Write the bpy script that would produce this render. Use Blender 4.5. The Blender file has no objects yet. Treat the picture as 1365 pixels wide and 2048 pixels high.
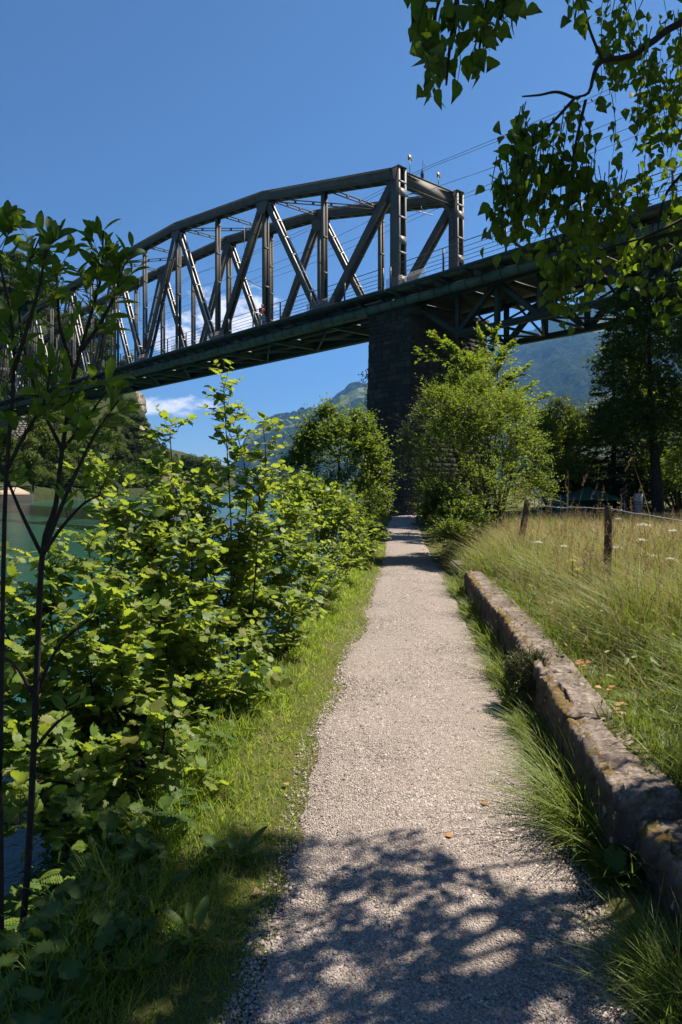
import bpy, bmesh, math, random
import numpy as np
from mathutils import Vector, Matrix

random.seed(7)
rng = np.random.default_rng(11)
SC = bpy.context.scene
COL = SC.collection

# ---------------------------------------------------------------- camera
FPX, YH, EYE = 1384.0, 974.0, 1.65          # focal length in photo pixels, horizon row, eye height
cam_data = bpy.data.cameras.new('camera')
cam = bpy.data.objects.new('camera', cam_data)
COL.objects.link(cam)
cam.location = (0, 0, EYE)
cam.rotation_euler = (math.radians(90), 0, 0)
cam_data.sensor_fit = 'VERTICAL'
cam_data.sensor_height = 36.0
cam_data.lens = 36.0 * FPX / 2048.0
cam_data.shift_y = (YH - 1024.0) / 2048.0
cam_data.clip_start = 0.05
cam_data.clip_end = 60000
SC.camera = cam

# ---------------------------------------------------------------- sky, sun, exposure
SUN_EL = math.radians(56.0)
SUN_AZ = math.radians(57.0)                 # clockwise from +Y (the view direction) towards +X
world = bpy.data.worlds.new('World')
SC.world = world
world.use_nodes = True
wn, wl = world.node_tree.nodes, world.node_tree.links
wn.clear()
w_out = wn.new('ShaderNodeOutputWorld')
w_bg = wn.new('ShaderNodeBackground')
w_sky = wn.new('ShaderNodeTexSky')
w_sky.sky_type = 'NISHITA'
w_sky.sun_disc = False
w_sky.sun_elevation = SUN_EL
w_sky.sun_rotation = SUN_AZ
w_sky.altitude = 0
w_sky.air_density = 0.80
w_sky.dust_density = 0.15
w_sky.ozone_density = 10.0
w_bg.inputs['Strength'].default_value = 0.05
# two small fair-weather clouds low over the lake, at infinity
w_tc = wn.new('ShaderNodeTexCoord')
def wmath(op, a, b=None):
    n = wn.new('ShaderNodeMath'); n.operation = op
    for i, v in enumerate((a, b)):
        if v is None: continue
        if isinstance(v, (int, float)): n.inputs[i].default_value = v
        else: wl.new(v, n.inputs[i])
    return n.outputs[0]
w_sep = wn.new('ShaderNodeSeparateXYZ'); wl.new(w_tc.outputs['Generated'], w_sep.inputs[0])
w_ymax = wmath('MAXIMUM', w_sep.outputs[1], 0.05)
w_u = wmath('DIVIDE', w_sep.outputs[0], w_ymax)
w_v = wmath('DIVIDE', w_sep.outputs[2], w_ymax)
w_cmb = wn.new('ShaderNodeCombineXYZ')
wl.new(w_u, w_cmb.inputs[0]); wl.new(wmath('MULTIPLY', w_v, 1.7), w_cmb.inputs[1])
w_nz = wn.new('ShaderNodeTexNoise')
w_nz.inputs['Scale'].default_value = 30.0; w_nz.inputs['Detail'].default_value = 7.0
w_nz.inputs['Roughness'].default_value = 0.62; w_nz.inputs['Distortion'].default_value = 0.3
wl.new(w_cmb.outputs[0], w_nz.inputs['Vector'])
def cloud(u0, v0, ru, rv):
    a = wmath('DIVIDE', wmath('SUBTRACT', w_u, u0), ru)
    b = wmath('DIVIDE', wmath('SUBTRACT', w_v, v0), rv)
    d = wmath('ADD', wmath('MULTIPLY', a, a), wmath('MULTIPLY', b, b))
    return wmath('SUBTRACT', 1.0, d)
c1 = cloud(-0.148, 0.238, 0.10, 0.062)
c2 = cloud(-0.245, 0.116, 0.075, 0.017)
c3 = cloud(-0.235, 0.215, 0.055, 0.030)
cm = wmath('MAXIMUM', wmath('MAXIMUM', c1, c2), c3)
cm = wmath('MAXIMUM', cm, -1.0)
cden = wmath('ADD', wmath('MULTIPLY', cm, 0.62), wmath('MULTIPLY', wmath('SUBTRACT', w_nz.outputs[0], 0.5), 1.9))
c_ramp = wn.new('ShaderNodeMapRange'); c_ramp.interpolation_type = 'SMOOTHSTEP'
c_ramp.inputs['From Min'].default_value = 0.10; c_ramp.inputs['From Max'].default_value = 0.75
wl.new(cden, c_ramp.inputs['Value'])
c_gate = wmath('MULTIPLY', wmath('MULTIPLY', c_ramp.outputs[0], 0.86), wmath('GREATER_THAN', w_sep.outputs[1], 0.1))
w_mix = wn.new('ShaderNodeMix'); w_mix.data_type = 'RGBA'
wl.new(c_gate, w_mix.inputs[0]); wl.new(w_sky.outputs[0], w_mix.inputs[6])
w_mix.inputs[7].default_value = (12.5, 11.8, 12.2, 1)
wl.new(w_mix.outputs[2], w_bg.inputs['Color'])
wl.new(w_bg.outputs[0], w_out.inputs['Surface'])

sun_data = bpy.data.lights.new('sun', 'SUN')
sun_data.energy = 5.0
sun_data.angle = math.radians(0.53)
sun_data.color = (1.0, 0.91, 0.77)
sun = bpy.data.objects.new('sun', sun_data)
COL.objects.link(sun)
SUN_DIR = Vector((math.sin(SUN_AZ) * math.cos(SUN_EL), math.cos(SUN_AZ) * math.cos(SUN_EL), math.sin(SUN_EL)))
sun.rotation_euler = SUN_DIR.to_track_quat('Z', 'Y').to_euler()
sun.location = SUN_DIR * 60

SC.view_settings.view_transform = 'Standard'
SC.view_settings.look = 'None'
SC.view_settings.exposure = 1.2
SC.view_settings.gamma = 1.0
SC.render.engine = 'CYCLES'
SC.cycles.use_denoising = True
SC.cycles.max_bounces = 8
SC.cycles.diffuse_bounces = 5
SC.cycles.glossy_bounces = 3
SC.cycles.transmission_bounces = 4
SC.cycles.volume_bounces = 0
SC.cycles.transparent_max_bounces = 6
SC.cycles.sample_clamp_indirect = 6.0

# ---------------------------------------------------------------- small maths
def W(px, py, Y):
    """the point at distance Y along the view whose picture falls at photo pixel px, py"""
    return np.array([(px - 682.5) / FPX * Y, Y, EYE - (py - YH) / FPX * Y])
def proj(P):
    P = np.asarray(P, float); Y = np.maximum(P[..., 1], 1e-3)
    return 682.5 + FPX * P[..., 0] / Y, YH - FPX * (P[..., 2] - EYE) / Y
def unit(v):
    v = np.asarray(v, float)
    return v / np.maximum(np.linalg.norm(v, axis=-1, keepdims=True), 1e-9)
def smooth(a, b, x):
    t = np.clip((np.asarray(x, float) - a) / (b - a), 0, 1)
    return t * t * (3 - 2 * t)
def hash2(i, j, s):
    n = (i.astype(np.int64) * 374761393 + j.astype(np.int64) * 668265263 + s * 982451653) & 0x7fffffff
    n = ((n ^ (n >> 13)) * 1274126177) & 0x7fffffff
    n = n ^ (n >> 16)
    return (n & 0xffff) / 65535.0
def vnoise(x, y, s=0):
    x, y = np.broadcast_arrays(np.asarray(x, float), np.asarray(y, float))
    i, j = np.floor(x), np.floor(y)
    a, b = x - i, y - j
    a = a * a * (3 - 2 * a); b = b * b * (3 - 2 * b)
    i = i.astype(np.int64); j = j.astype(np.int64)
    return ((hash2(i, j, s) * (1 - a) + hash2(i + 1, j, s) * a) * (1 - b)
            + (hash2(i, j + 1, s) * (1 - a) + hash2(i + 1, j + 1, s) * a) * b) * 2 - 1
def fbm(x, y, o=4, s=0, g=0.5):
    r = 0; a = 1.0; k = 1.0
    for q in range(o):
        r = r + a * vnoise(np.asarray(x) * k + 17.3 * q, np.asarray(y) * k - 9.1 * q, s + q)
        a *= g; k *= 2.03
    return r

# ---------------------------------------------------------------- objects
def tag(o, label=None, cat=None, group=None, kind=None):
    if label: o['label'] = label
    if cat: o['category'] = cat
    if group: o['group'] = group
    if kind: o['kind'] = kind
    return o
def thing(name, loc, label, cat, group=None):
    o = bpy.data.objects.new(name, None)
    o.empty_display_size = 0.2
    COL.objects.link(o)
    o.location = [float(c) for c in loc]
    return tag(o, label, cat, group)
def mesh_np(name, V, F, mats, smooth_shade=False, mat_idx=None):
    """F: list of int arrays (n,k); builds a mesh quickly"""
    me = bpy.data.meshes.new(name)
    V = np.asarray(V, np.float32)
    if not isinstance(F, (list, tuple)): F = [F]
    F = [np.asarray(f, np.int32) for f in F if len(f)]
    nl = sum(f.size for f in F); nf = sum(len(f) for f in F)
    me.vertices.add(len(V)); me.vertices.foreach_set('co', V.ravel())
    me.loops.add(nl); me.polygons.add(nf)
    me.loops.foreach_set('vertex_index', np.concatenate([f.ravel() for f in F]))
    tot = np.concatenate([np.full(len(f), f.shape[1], np.int32) for f in F])
    st = np.concatenate([[0], np.cumsum(tot)[:-1]]).astype(np.int32)
    me.polygons.foreach_set('loop_start', st)
    me.polygons.foreach_set('loop_total', tot)
    if smooth_shade: me.polygons.foreach_set('use_smooth', np.ones(nf, bool))
    if mat_idx is not None: me.polygons.foreach_set('material_index', np.asarray(mat_idx, np.int32))
    me.update(calc_edges=True)
    for m in (mats if isinstance(mats, (list, tuple)) else [mats]):
        me.materials.append(m)
    return me
def link(name, me, parent=None, world_coords=True, M=None):
    """world_coords: the mesh was built in world coordinates; shift it under its thing"""
    o = bpy.data.objects.new(name, me)
    COL.objects.link(o)
    if parent is not None:
        o.parent = parent
        off = Vector((0, 0, 0)); q = parent
        while q is not None: off += q.location; q = q.parent
        if M is not None:
            o.matrix_basis = Matrix.Translation(-off) @ M
        elif world_coords:
            o.location = -off
    elif M is not None:
        o.matrix_basis = M
    return o
class MB:
    """collects boxes, beams and tubes as one mesh"""
    def __init__(s): s.V = []; s.Q = []; s.T = []; s.n = 0
    def add(s, V, Q=(), T=()):
        V = np.asarray(V, float).reshape(-1, 3)
        s.V.append(V)
        if len(Q): s.Q.append(np.asarray(Q) + s.n)
        if len(T): s.T.append(np.asarray(T) + s.n)
        s.n += len(V)
    BQ = np.array([[0, 1, 3, 2], [4, 6, 7, 5], [0, 4, 5, 1], [2, 3, 7, 6], [0, 2, 6, 4], [1, 5, 7, 3]])
    def frame_box(s, c, ax, ay, az, hx, hy, hz):
        c = np.asarray(c, float); v = []
        for i in (-1, 1):
            for j in (-1, 1):
                for k in (-1, 1):
                    v.append(c + np.asarray(ax) * hx * i + np.asarray(ay) * hy * j + np.asarray(az) * hz * k)
        s.add(v, s.BQ)
    def box(s, x0, x1, y0, y1, z0, z1):
        s.frame_box([(x0 + x1) / 2, (y0 + y1) / 2, (z0 + z1) / 2], (1, 0, 0), (0, 1, 0), (0, 0, 1),
                    (x1 - x0) / 2, (y1 - y0) / 2, (z1 - z0) / 2)
    def beam(s, p1, p2, w, h, side):
        """box from p1 to p2, w wide along side, h deep across"""
        p1 = np.asarray(p1, float); p2 = np.asarray(p2, float)
        ax = unit(p2 - p1); sd = np.asarray(side, float); sd = unit(sd - ax * np.dot(sd, ax)); up = np.cross(ax, sd)
        s.frame_box((p1 + p2) / 2, ax, sd, up, np.linalg.norm(p2 - p1) / 2, w / 2, h / 2)
    def tube(s, pts, rad, n=6, cap=True):
        pts = np.asarray(pts, float); m = len(pts)
        rad = np.broadcast_to(np.asarray(rad, float), (m,))
        d = unit(np.gradient(pts, axis=0))
        ref = np.array([0, 0, 1.0]) if abs(d[0][2]) < 0.9 else np.array([1.0, 0, 0])
        u = unit(np.cross(d, ref)); v = np.cross(d, u)
        a = np.linspace(0, 2 * np.pi, n, endpoint=False)
        V = pts[:, None] + rad[:, None, None] * (np.cos(a)[None, :, None] * u[:, None] + np.sin(a)[None, :, None] * v[:, None])
        i = np.arange(m - 1)[:, None] * n; j = np.arange(n)[None]; k = (j + 1) % n
        Q = np.stack([i + j, i + k, i + n + k, i + n + j], -1).reshape(-1, 4)
        V = V.reshape(-1, 3)
        if cap:
            V = np.vstack([V, pts[0], pts[-1]])
            c0, c1 = m * n, m * n + 1
            jj = np.arange(n); kk = (jj + 1) % n
            T = np.vstack([np.stack([np.full(n, c0), kk, jj], -1), np.stack([np.full(n, c1), (m - 1) * n + jj, (m - 1) * n + kk], -1)])
            s.add(V, Q, T)
        else: s.add(V, Q)
    def mesh(s, name, mat, sm=False):
        F = []
        if s.Q: F.append(np.concatenate(s.Q))
        if s.T: F.append(np.concatenate(s.T))
        return mesh_np(name, np.concatenate(s.V), F, mat, sm)
    def build(s, name, mat, parent=None, sm=False):
        return link(name, s.mesh(name, mat, sm), parent)
def weave(pts, n=12):
    """Catmull-Rom resample"""
    p = np.asarray(pts, float); p = np.vstack([2 * p[0] - p[1], p, 2 * p[-1] - p[-2]])
    out = []
    for i in range(1, len(p) - 2):
        t = np.linspace(0, 1, max(2, n // (len(p) - 3)), endpoint=False)[:, None]
        a, b, c, d = p[i - 1], p[i], p[i + 1], p[i + 2]
        out.append(0.5 * (2 * b + (c - a) * t + (2 * a - 5 * b + 4 * c - d) * t ** 2 + (3 * b - a - 3 * c + d) * t ** 3))
    out.append(p[-2][None]); return np.concatenate(out)

# ---------------------------------------------------------------- materials
class NT:
    def __init__(s, name):
        s.m = bpy.data.materials.new(name); s.m.use_nodes = True
        s.n, s.l = s.m.node_tree.nodes, s.m.node_tree.links
        s.p = s.n['Principled BSDF']; s.o = s.n['Material Output']
    def node(s, t, **kw):
        n = s.n.new(t)
        for k, v in kw.items(): setattr(n, k, v)
        return n
    def noise(s, scale, detail=4, rough=0.6, vec=None, dist=0.0):
        n = s.node('ShaderNodeTexNoise')
        n.inputs['Scale'].default_value = scale; n.inputs['Detail'].default_value = detail
        n.inputs['Roughness'].default_value = rough; n.inputs['Distortion'].default_value = dist
        if vec is not None: s.l.new(vec, n.inputs['Vector'])
        return n.outputs['Fac']
    def ramp(s, fac, stops):
        n = s.node('ShaderNodeValToRGB')
        e = n.color_ramp.elements
        while len(e) < len(stops): e.new(0.5)
        for i, (p, c) in enumerate(stops):
            e[i].position = p; e[i].color = (*c, 1) if len(c) == 3 else c
        s.l.new(fac, n.inputs[0]); return n.outputs[0]
    def mix(s, f, a, b, mode='MIX'):
        n = s.node('ShaderNodeMix', data_type='RGBA', blend_type=mode)
        for i, v in ((0, f), (6, a), (7, b)):
            if isinstance(v, (int, float)): n.inputs[i].default_value = v
            elif isinstance(v, (tuple, list)): n.inputs[i].default_value = (*v, 1)
            else: s.l.new(v, n.inputs[i])
        return n.outputs[2]
    def math(s, op, a, b=0.0):
        n = s.node('ShaderNodeMath', operation=op)
        for i, v in enumerate((a, b)):
            if isinstance(v, (int, float)): n.inputs[i].default_value = v
            else: s.l.new(v, n.inputs[i])
        return n.outputs[0]
    def bump(s, h, strength=0.3, dist=0.02):
        b = s.node('ShaderNodeBump'); b.inputs['Strength'].default_value = strength; b.inputs['Distance'].default_value = dist
        s.l.new(h, b.inputs['Height']); s.l.new(b.outputs[0], s.p.inputs['Normal']); return b.outputs[0]
    def pos(s): return s.node('ShaderNodeNewGeometry').outputs['Position']
    def obj(s): return s.node('ShaderNodeTexCoord').outputs['Object']
    def rnd(s):
        g = s.node('ShaderNodeNewGeometry').outputs['Random Per Island']
        o = s.node('ShaderNodeObjectInfo').outputs['Random']
        return s.math('FRACT', s.math('ADD', g, o))
    def fin(s, col, rough=0.8, spec=0.3, metal=0.0):
        if isinstance(col, (tuple, list)): s.p.inputs['Base Color'].default_value = (*col, 1)
        else: s.l.new(col, s.p.inputs['Base Color'])
        s.p.inputs['Roughness'].default_value = rough
        s.p.inputs['Specular IOR Level'].default_value = spec
        s.p.inputs['Metallic'].default_value = metal
        return s.m
def simple(name, c1, c2=None, scale=4.0, rough=0.8, spec=0.3, metal=0.0, bump=0.0, bdist=0.01, bscale=None):
    t = NT(name); c2 = c2 or tuple(c * 0.75 for c in c1)
    v = t.pos()
    nz = t.noise(scale, 5, 0.65, v)
    col = t.ramp(nz, [(0.3, c2), (0.7, c1)])
    if bump: t.bump(t.noise(bscale or scale * 3, 5, 0.7, v), bump, bdist)
    return t.fin(col, rough, spec, metal)
def leaf_mat(name, cols, trans=0.4, tcol=(0.45, 0.5, 0.05), rough=0.55, spec=0.25):
    t = NT(name)
    r = t.rnd()
    st = [(i / max(1, len(cols) - 1), c) for i, c in enumerate(cols)]
    col = t.ramp(r, st)
    t.fin(col, rough, spec)
    tr = t.node('ShaderNodeBsdfTranslucent')
    tc = t.mix(0.55, col, tcol, 'MIX')
    t.l.new(tc, tr.inputs['Color'])
    ms = t.node('ShaderNodeMixShader'); ms.inputs[0].default_value = trans
    t.l.new(t.p.outputs[0], ms.inputs[1]); t.l.new(tr.outputs[0], ms.inputs[2])
    t.l.new(ms.outputs[0], t.o.inputs['Surface'])
    return t.m

M = {}
M['hazel'] = leaf_mat('hazel_leaf', [(.075, .14, .024), (.112, .185, .03), (.15, .215, .038), (.185, .235, .042), (.10, .165, .045), (.19, .185, .04)], 0.48, (.50, .62, .035), .5, .3)
M['birch'] = leaf_mat('birch_leaf', [(.030, .062, .010), (.042, .080, .012), (.055, .095, .015), (.036, .07, .012)], 0.5, (.32, .46, .014))
M['willow'] = leaf_mat('willow_leaf', [(.050, .095, .014), (.07, .12, .018), (.10, .155, .024), (.055, .10, .02)], 0.45, (.36, .50, .02))
M['bush'] = leaf_mat('bush_leaf', [(.065, .110, .016), (.09, .145, .020), (.14, .18, .03), (.08, .125, .02)], 0.42, (.33, .43, .02))
M['hornbeam'] = leaf_mat('hornbeam_leaf', [(.045, .085, .013), (.065, .115, .016), (.10, .15, .022), (.055, .10, .016)], 0.42, (.32, .42, .02))
M['elm'] = leaf_mat('elm_leaf', [(.055, .105, .016), (.08, .135, .02), (.10, .155, .024)], 0.46, (.38, .48, .02))
M['grey_bush'] = leaf_mat('grey_leaf', [(.065, .09, .03), (.09, .115, .04), (.11, .125, .055)], 0.25, (.16, .2, .04))
M['tree'] = leaf_mat('tree_leaf', [(.03, .06, .012), (.045, .085, .016), (.07, .11, .02)], 0.32, (.16, .2, .015))
M['spruce'] = leaf_mat('spruce_needle', [(.016, .034, .012), (.024, .046, .014), (.035, .058, .02)], 0.1, (.06, .08, .02))
M['far'] = leaf_mat('far_leaf', [(.045, .075, .012), (.065, .10, .015), (.09, .12, .02), (.055, .085, .014)], 0.28, (.16, .2, .015), spec=.08)
M['far2'] = leaf_mat('far_leaf_dark', [(.022, .042, .010), (.036, .06, .012), (.055, .08, .016)], 0.22, (.1, .13, .015), spec=.08)
M['herb'] = leaf_mat('herb_leaf', [(.045, .095, .018), (.065, .12, .02), (.085, .14, .03)], 0.35, (.2, .28, .02))
M['yew'] = leaf_mat('yew_leaf', [(.04, .065, .012), (.06, .085, .014), (.09, .1, .02)], 0.15, (.12, .13, .02))
M['grass'] = leaf_mat('grass_blade', [(.07, .135, .014), (.11, .175, .02), (.15, .195, .025), (.19, .20, .06), (.095, .155, .02)], 0.40, (.32, .40, .02), 0.5)
M['verge'] = leaf_mat('verge_blade', [(.085, .165, .016), (.13, .21, .022), (.17, .225, .03), (.25, .235, .09), (.11, .185, .02)], 0.5, (.50, .68, .03), 0.5)
M['dry'] = leaf_mat('dry_blade', [(.24, .19, .07), (.34, .26, .115), (.42, .33, .16), (.2, .19, .055)], 0.35, (.46, .36, .13), 0.6)
M['seed'] = leaf_mat('seed_head', [(.26, .16, .09), (.32, .2, .11), (.24, .15, .09)], 0.25, (.35, .22, .1), 0.7)
M['white_flower'] = leaf_mat('white_petal', [(.6, .6, .5), (.72, .72, .62)], 0.25, (.5, .5, .4))
M['yellow_flower'] = leaf_mat('yellow_petal', [(.5, .42, .02), (.6, .5, .03)], 0.25, (.5, .42, .02))
M['fallen'] = leaf_mat('fallen_leaf', [(.28, .11, .035), (.34, .16, .05), (.3, .2, .09)], 0.1, (.3, .15, .05))
M['bark'] = simple('bark', (.05, .036, .027), (.022, .016, .012), 40, 0.9, 0.2, bump=0.5, bdist=0.004)
M['twig'] = simple('twig', (.085, .058, .04), (.035, .025, .017), 60, 0.8, 0.25)
M['trunk'] = simple('trunk', (.05, .042, .034), (.02, .017, .013), 9, 0.95, 0.1, bump=0.8, bdist=0.03)
def _bark_birch():
    t = NT('birch_bark'); v = t.pos()
    m = t.node('ShaderNodeMapping'); m.inputs['Scale'].default_value = (6, 6, 30); t.l.new(v, m.inputs[0])
    n = t.noise(1.5, 5, 0.7, m.outputs[0])
    return t.fin(t.ramp(n, [(0.42, (.03, .026, .022)), (0.5, (.4, .38, .34)), (0.8, (.55, .53, .48))]), 0.8, 0.2)
M['birch_bark'] = _bark_birch()
def _steel(name, a, b, rough=0.68, spec=0.2):
    t = NT(name); v = t.pos()
    n = t.noise(1.3, 6, 0.7, v); n2 = t.noise(14, 4, 0.7, v)
    col = t.mix(t.ramp(n2, [(0.55, (0, 0, 0)), (0.72, (.55, .55, .55))]), t.ramp(n, [(0.3, b), (0.7, a)]), (.10, .065, .045))
    t.bump(n2, 0.12, 0.01)
    return t.fin(col, rough, spec)
M['steel'] = _steel('steel_paint', (.125, .118, .102), (.08, .076, .067))
M['steel_green'] = _steel('green_steel_paint', (.045, .060, .049), (.03, .042, .035))
M['pipe'] = _steel('pipe_paint', (.085, .128, .10), (.055, .085, .068), 0.6, 0.25)
M['galv'] = _steel('galvanised_steel', (.36, .36, .36), (.26, .26, .26), 0.5, 0.5)
M['grey_flange'] = _steel('lit_grey_flange_paint', (.20, .19, .18), (.14, .135, .13), 0.6, 0.3)
M['sunlit_flange'] = _steel('sunlit_pale_paint', (.58, .55, .52), (.44, .42, .40), 0.4, 0.5)  # sunlight painted into the flanges and battens of one set of diagonals
M['rail'] = _steel('rail_paint', (.10, .095, .09), (.06, .055, .055), 0.5, 0.4)
M['concrete'] = simple('concrete', (.30, .29, .26), (.2, .19, .17), 1.2, 0.9, 0.2, bump=0.3, bdist=0.02)
M['slab'] = simple('walkway_slab', (.15, .16, .14), (.09, .105, .085), 1.5, 0.9, 0.2, bump=0.3, bdist=0.01)
M['beige'] = simple('pale_concrete', (.36, .29, .22), (.27, .22, .165), 1.2, 0.9, 0.2)
M['wire'] = simple('wire', (.05, .05, .05), (.04, .04, .04), 5, 0.5, 0.4)
M['ceramic'] = simple('insulator_glaze', (.03, .025, .025), (.02, .02, .02), 5, 0.25, 0.5)
M['yellow'] = simple('yellow_plate', (.22, .125, .015), (.17, .1, .015), 8, 0.5, 0.4)
M['white'] = simple('white_paint', (.45, .48, .52), (.38, .4, .44), 6, 0.5, 0.4)
M['black'] = simple('black_paint', (.02, .02, .02), (.015, .015, .015), 6, 0.5, 0.4)
M['tent'] = simple('green_canvas', (.05, .14, .09), (.035, .1, .07), 3, 0.8, 0.2)
M['post'] = simple('weathered_wood', (.13, .095, .065), (.05, .036, .026), 30, 0.95, 0.1, bump=0.8, bdist=0.01)
M['roof'] = simple('brown_roof', (.13, .085, .06), (.07, .05, .04), 3, 0.9, 0.2)
M['woodwall'] = simple('dark_boards', (.07, .05, .035), (.04, .028, .02), 3, 0.9, 0.2)
M['mud'] = simple('soil', (.085, .065, .04), (.04, .03, .02), 9, 0.95, 0.1, bump=0.6, bdist=0.02)
M['asphalt'] = simple('asphalt', (.2, .2, .19), (.14, .14, .135), 6, 0.9, 0.2, bump=0.2)
def _stone(name, cols, moss):
    t = NT(name); v = t.pos(); r = t.rnd()
    base = t.ramp(r, [(i / (len(cols) - 1), c) for i, c in enumerate(cols)])
    n = t.noise(5, 6, 0.7, v)
    col = t.mix(t.ramp(n, [(0.35, (0, 0, 0)), (0.75, (.7, .7, .7))]), base, moss)
    t.bump(t.noise(18, 6, 0.75, v), 0.7, 0.03)
    return t.fin(col, 0.92, 0.2)
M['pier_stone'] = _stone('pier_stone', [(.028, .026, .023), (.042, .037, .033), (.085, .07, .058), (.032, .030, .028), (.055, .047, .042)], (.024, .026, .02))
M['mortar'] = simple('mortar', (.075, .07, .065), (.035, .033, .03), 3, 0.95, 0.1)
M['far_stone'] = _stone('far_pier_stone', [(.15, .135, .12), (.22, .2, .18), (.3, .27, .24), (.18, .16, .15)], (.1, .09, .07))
def _wall_stone():
    t = NT('mossy_wall_stone'); v = t.pos()
    n1 = t.noise(3.2, 8, 0.7, v); n2 = t.noise(28, 6, 0.75, v); n3 = t.noise(7.5, 7, 0.72, v, 0.6)
    base = t.ramp(n1, [(0.25, (.10, .075, .06)), (0.48, (.23, .185, .155)), (0.62, (.32, .265, .23)), (0.85, (.42, .37, .33))])
    fc = t.node('ShaderNodeAttribute', attribute_name='face_dark')  # darkens the path-side face, fading out at the top edge
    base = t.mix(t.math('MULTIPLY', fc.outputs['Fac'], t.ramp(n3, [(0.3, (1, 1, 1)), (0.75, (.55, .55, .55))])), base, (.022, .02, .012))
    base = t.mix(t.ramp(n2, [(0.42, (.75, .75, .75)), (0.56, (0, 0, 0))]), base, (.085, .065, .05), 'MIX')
    at = t.node('ShaderNodeAttribute', attribute_name='moss')
    mf = t.math('ADD', t.math('MULTIPLY', n3, 1.5), t.math('MULTIPLY', at.outputs['Fac'], 0.42))
    mossc = t.ramp(n2, [(0.3, (.05, .032, .010)), (0.5, (.13, .082, .018)), (0.72, (.11, .10, .022))])
    col = t.mix(t.ramp(mf, [(.95, (0, 0, 0)), (1.12, (.85, .85, .85))]), base, mossc)
    lich = t.noise(13, 3, 0.5, v)
    col = t.mix(t.ramp(lich, [(0.66, (0, 0, 0)), (0.70, (.6, .6, .6))]), col, (.5, .47, .42))
    t.bump(t.math('ADD', n2, t.math('MULTIPLY', n1, 2.0)), 0.8, 0.02)
    return t.fin(col, 0.95, 0.15)
M['wall'] = _wall_stone()
def _gravel():
    t = NT('gravel_path'); v = t.pos()
    vo = t.node('ShaderNodeTexVoronoi'); vo.inputs['Scale'].default_value = 115; t.l.new(v, vo.inputs['Vector'])
    sep = t.node('ShaderNodeSeparateColor'); t.l.new(vo.outputs['Color'], sep.inputs[0])
    col = t.ramp(sep.outputs[0], [(0, (.20, .17, .15)), (.5, (.31, .26, .23)), (1, (.43, .37, .33))])
    big = t.noise(1.1, 5, 0.6, v)
    col = t.mix(t.ramp(big, [(0.3, (.35, .35, .35)), (0.7, (0, 0, 0))]), col, (.30, .245, .21))
    h = t.ramp(vo.outputs['Distance'], [(0, (1, 1, 1)), (0.8, (0, 0, 0))])
    t.bump(h, 0.9, 0.012)
    return t.fin(col, 0.9, 0.2)
M['gravel'] = _gravel()
def _pebble():
    t = NT('gravel_stone'); r = t.rnd()
    col = t.ramp(r, [(0, (.10, .085, .076)), (.2, (.23, .193, .17)), (.5, (.32, .268, .238)), (.8, (.42, .358, .322)), (1, (.56, .49, .45))])
    pn = t.noise(1.6, 5, 0.65, t.pos())
    col = t.mix(t.ramp(pn, [(0.35, (.45, .45, .45)), (0.62, (0, 0, 0))]), col, (.2, .165, .14))
    return t.fin(col, 0.9, 0.15)
M['pebble'] = _pebble()
def _ground():
    t = NT('earth_and_turf'); v = t.pos()
    n = t.noise(2.2, 7, 0.7, v); n2 = t.noise(30, 5, 0.7, v)
    col = t.ramp(n, [(0.3, (.075, .09, .024)), (0.5, (.11, .115, .034)), (0.72, (.15, .12, .06))])
    col = t.mix(t.ramp(n2, [(0.4, (0, 0, 0)), (0.7, (.6, .6, .6))]), col, (.035, .03, .016))
    t.bump(n2, 0.8, 0.04)
    return t.fin(col, 0.95, 0.1)
M['ground'] = _ground()
def _water():
    t = NT('lake_water'); v = t.pos()
    mp = t.node('ShaderNodeMapping'); mp.inputs['Scale'].default_value = (1.0, 1.0, 1.0); t.l.new(v, mp.inputs[0])
    a = t.noise(2.4, 5, 0.6, mp.outputs[0], 0.4); b = t.noise(0.25, 4, 0.6, mp.outputs[0])
    t.bump(t.math('ADD', a, t.math('MULTIPLY', b, 1.5)), 0.5, 0.06)
    col = t.ramp(t.noise(0.03, 4, 0.5, v), [(0.3, (.012, .06, .048)), (0.7, (.018, .078, .066))])
    t.p.inputs['IOR'].default_value = 1.33
    return t.fin(col, 0.12, 0.5)
M['water'] = _water()
def _mountain():
    t = NT('mountain_forest'); v = t.pos()
    n = t.noise(0.004, 8, 0.72, v); n2 = t.noise(0.03, 6, 0.75, v); n3 = t.noise(0.0016, 5, 0.55, v, 0.5)
    col = t.ramp(n2, [(0.35, (.004, .010, .005)), (0.52, (.016, .027, .011)), (0.7, (.05, .062, .026))])
    col = t.mix(t.ramp(n3, [(0.58, (0, 0, 0)), (0.62, (1, 1, 1))]), col, (.15, .17, .06))
    g = t.node('ShaderNodeNewGeometry'); s = t.node('ShaderNodeSeparateXYZ'); t.l.new(g.outputs['Normal'], s.inputs[0])
    rock = t.math('ADD', s.outputs[2], t.math('MULTIPLY', n, 0.4))
    col = t.mix(t.ramp(rock, [(0.62, (1, 1, 1)), (0.72, (0, 0, 0))]), col, (.2, .19, .17))
    t.bump(n2, 1.0, 26)
    return t.fin(col, 0.95, 0.05)
M['mountain'] = _mountain()
M['hill'] = simple('hill_undergrowth', (.05, .065, .02), (.028, .036, .014), 0.6, 0.95, 0.1, bump=0.9, bdist=0.8, bscale=1.2)
M['cliff'] = simple('cliff_rock', (.4, .34, .27), (.17, .14, .11), 0.35, 0.95, 0.1, bump=1.0, bdist=1.0, bscale=0.7)

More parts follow.
